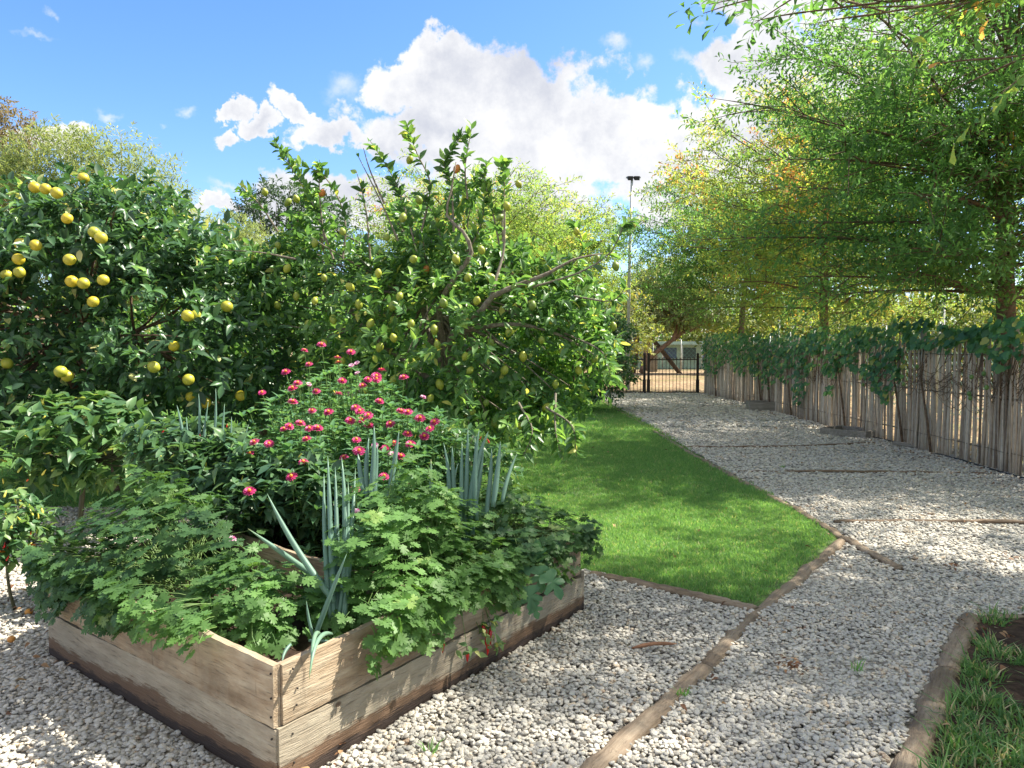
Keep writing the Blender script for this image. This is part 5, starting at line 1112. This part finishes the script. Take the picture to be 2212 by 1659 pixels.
# chain-link fence and posts beyond
def chainlink(x0, y0, x1, y1, H, sp, label, step=.28, npost=None):
    root = thing('wire_fence', (x0, y0, 0), label, 'wire fence'); Ln = math.hypot(x1 - x0, y1 - y0); d = np.array([x1 - x0, y1 - y0, 0]) / Ln; o0 = np.array([x0, y0, 0.])
    for i in range(int(Ln / sp) + 1):
        p = o0 + d * i * sp; b_ = MB(); b_.tube([p, p + [0, 0, H + .22]], .035, 7); b_.build('post', G['white_metal'], root)
    b_ = MB(); m = int(Ln / step)
    for sgn in (1, -1):
        for i in range(-int(H / step) - 1, m + int(H / step) + 1):
            a = i * step; bx = a + sgn * H
            pts = []
            t0, t1 = 0.0, 1.0
            lo, hi = sorted((a, bx))
            if hi < 0 or lo > Ln: continue
            f0 = max(0, (0 - a) / (bx - a) if sgn > 0 else (Ln - a) / (bx - a)); f1 = min(1, (Ln - a) / (bx - a) if sgn > 0 else (0 - a) / (bx - a))
            if f1 <= f0: continue
            b_.tube([o0 + d * (a + (bx - a) * f) + np.array([0, 0, H * f]) for f in (f0, f1)], .006, 3, False)
    for z in (.05, H): b_.tube([o0 + [0, 0, z], o0 + d * Ln + [0, 0, z]], .008, 4, False)
    o = b_.build('mesh_wire', G['wire'], root); o['kind'] = 'stuff'
chainlink(2.0, 52, 17.5, 52, 1.9, 1.9, 'wire mesh fence in front of the green shed', .3)
chainlink(9.6, 9.0, 12.8, 49, 2.0, 3.2, 'green wire mesh fence seen above the stick fence', .22)
# shed
YS = 57; xs0, xs1 = at(1330, 760, YS)[0], at(1610, 760, YS)[0]
shed = thing('shed', ((xs0 + xs1) / 2, YS + 2, 0), 'long low pale green shed beyond the gate', 'shed')
G['shed'] = simple('pale_green_paint', (.40,.52,.42), .7, .3, nscale=3); G['shed_roof'] = simple('green_roof', (.42,.58,.54), .5, .4, nscale=2); G['dark_glass'] = simple('dark_opening', (.06,.09,.10), .3, .5); G['blue'] = simple('blue_panel', (.08,.12,.22), .6)
zr = at(1400, 741, YS)[2]
b_ = MB(); b_.box((xs0, YS, 0), (xs1, YS + 5, zr - .12)); b_.build('wall', G['shed'], shed, False)
b_ = MB(); b_.box((xs0 - .3, YS - .7, zr - .115), (xs1 + .3, YS + 5.4, zr + .12)); b_.build('roof', G['shed_roof'], shed, False)
for i in range(7):
    x = xs0 + .5 + i * (xs1 - xs0 - 1) / 6; b_ = MB(); b_.tube([(x, YS - .55, 0), (x, YS - .55, zr - .117)], .06, 6); b_.build('post', G['white_metal'], shed)
for i in range(6):
    x = xs0 + .7 + i * (xs1 - xs0 - 1) / 6; b_ = MB(); b_.box((x, YS - .03, .75), (x + .95, YS - .003, zr - .35)); b_.build('window', G['dark_glass' if i % 2 else 'blue'], shed, False)
p = gp(1468, 812); b_ = MB(); b_.box((p[0] - .35, 50.4, -.02), (p[0] + .25, 50.9, 1.05)); o = b_.build('concrete_block', G['greywood'], None, False, (p[0], 50.6, 0)); tag(o, 'grey box standing beyond the gate in front of the wire fence', 'box')
p = at(1355, 780, 34); b_ = MB(); b_.tube([(p[0], 34, 0), (p[0], 34, 1.95)], .085, 9); o = b_.build('fence_post', G['greywood'], None, True, (p[0], 34, 0)); tag(o, 'grey wooden post behind the left gate leaf', 'post')

# light pole
YP = 28.5; lpb = at(1357, 700, YP); pole = thing('light_pole', (lpb[0], YP, 0), 'tall thin pole with floodlights beside the oak', 'light pole')
zt = at(1360, 385, YP)[2]; b_ = MB(); b_.tube([(lpb[0], YP, 0), (lpb[0] + .02, YP, zt * .5), (lpb[0] + .1, YP, zt)], [.075, .06, .045], 9); b_.build('pole', G['white_metal'], pole)
b_ = MB(); b_.box((lpb[0] - .12, YP - .03, zt), (lpb[0] + .42, YP + .03, zt + .05)); b_.build('cross_arm', G['white_metal'], pole, False)
for dx in (.02, .26):
    b_ = MB(); V = np.array([(-.22, -.2, -.28), (.22, -.2, -.28), (.26, .12, -.05), (-.26, .12, -.05), (-.22, -.25, .08), (.22, -.25, .08), (.26, .16, .14), (-.26, .16, .14)]) * .42 + [lpb[0] + dx, YP - .1, zt]
    b_.add(V, [np.array([(0, 3, 2, 1), (4, 5, 6, 7), (0, 1, 5, 4), (1, 2, 6, 5), (2, 3, 7, 6), (3, 0, 4, 7)])]); b_.build('floodlight', G['black_metal'], pole, False)
for (u, v0, Y, lab) in [(2040, 610, 24, 'thin white pole rising behind the fence left of the thick oak trunk'), (1683, 690, 40, 'brown-grey pole rising behind the golden shrub')]:
    p = at(u, v0, Y); b_ = MB(); b_.tube([(p[0], Y, 0), (p[0], Y, p[2])], .05, 7); o = b_.build('pole', G['white_metal'], None, True, (p[0], Y, 0)); tag(o, lab, 'pole')

# ------------------------------------------------------------------ debris
b_ = MB(); a = gp(1365, 1418); z = gp(1462, 1411); Q = smooth_path([a + [0, 0, .045], (a + z) / 2 + [0, .01, .055], z + [0, 0, .05]], 8); b_.tube(Q, np.interp(np.linspace(0, 1, len(Q)), [0, .2, .8, 1], [.003, .011, .009, .002]), 7, True, .5, .08)
G['twig'] = simple('reddish_twig', (.33,.17,.10), .8, .2); o = b_.build('stick', G['twig'], None, True, tuple(Q[0])); tag(o, 'flat reddish brown stick lying on the gravel in front of the lawn', 'stick')
n = 700; q = np.c_[rng.random(n) * 15 - 8, 2 + rng.random(n) ** 1.3 * 23]; q = q[view_ok(q, 0)]; 
q2 = np.array([fpt(s)[:2] + [-.15 - .5 * rng.random() ** 2, 0] for s in rng.random(800) * FL]); q = np.concatenate([q, q2]); q = q[~inpoly(q, bed_poly_out)]; m = len(q)
root = tag(bpy.data.objects.new('leaf_litter', None), None); 
V0, F0 = ovate_p[0]
q = np.concatenate([q] + [np.array(gp(u, v)[:2])[None] + rng.normal(size=(k_, 2)) * sd_ for u, v, k_, sd_ in [(1715, 1455, 34, .045), (2045, 1235, 10, .04), (1560, 1500, 5, .05), (2120, 1375, 30, .09), (30, 1310, 40, .25), (120, 1450, 12, .12), (700, 1640, 6, .08)]]); m = len(q)
A_ = frames(np.c_[rng.normal(size=(m, 2)), .1 * rng.normal(size=m)], np.tile([0, 0, 1.], (m, 1)) + .35 * rng.normal(size=(m, 3))) * (.018 + .034 * rng.random(m) ** 1.5)[:, None, None]
Wv = np.einsum('nij,vj->nvi', A_, V0 * [1, 1, 1]) + np.c_[q, np.full(m, .05)][:, None, :]
o = bpy.data.objects.new('leaf_litter', nmesh('leaf_litter', Wv.reshape(-1, 3), [(f[None] + (np.arange(m) * len(V0))[:, None, None]).reshape(-1, f.shape[1]) for f in F0], G['dry'], True, np.repeat(rng.random(m), len(V0)))); link(o); tag(o, 'scattered brown fallen leaves on the gravel and lawn', 'fallen leaves', kind='stuff')

for (u, v, r0_, lab) in [(62, 1322, .022, 'small orange fallen fruit on the gravel left of the bed, nearer the plants'), (24, 1381, .02, 'small orange fallen fruit on the gravel at the left edge, nearest the camera')]:
    p = gp(u, v, .03); o = bpy.data.objects.new('fallen_fruit', nmesh('fallen_fruit', SV * [1, 1, .9], SF, G['orange_skin'])); o.location = tuple(p); o.scale = (r0_,) * 3; link(o); tag(o, lab, 'fruit')
for (u, v, lab) in [(930, 1622, 'tiny green weed in the gravel close to the near corner of the bed'), (1850, 1447, 'tiny green weed in the gravel between the two long logs'), (1475, 1500, 'tiny green weed beside the cracked timber log'), (1690, 1010, 'tiny green weed in the gravel of the driveway')]:
    V_, F_, va_ = tuft(16, .03, .045, .004, 1.6, .2, .7); p = gp(u, v, .02); o = bpy.data.objects.new('weed', nmesh('weed', V_, flat_faces(F_), G['grass'], True, va_)); o.location = tuple(p); link(o); tag(o, lab, 'weed', 'weeds in the gravel')
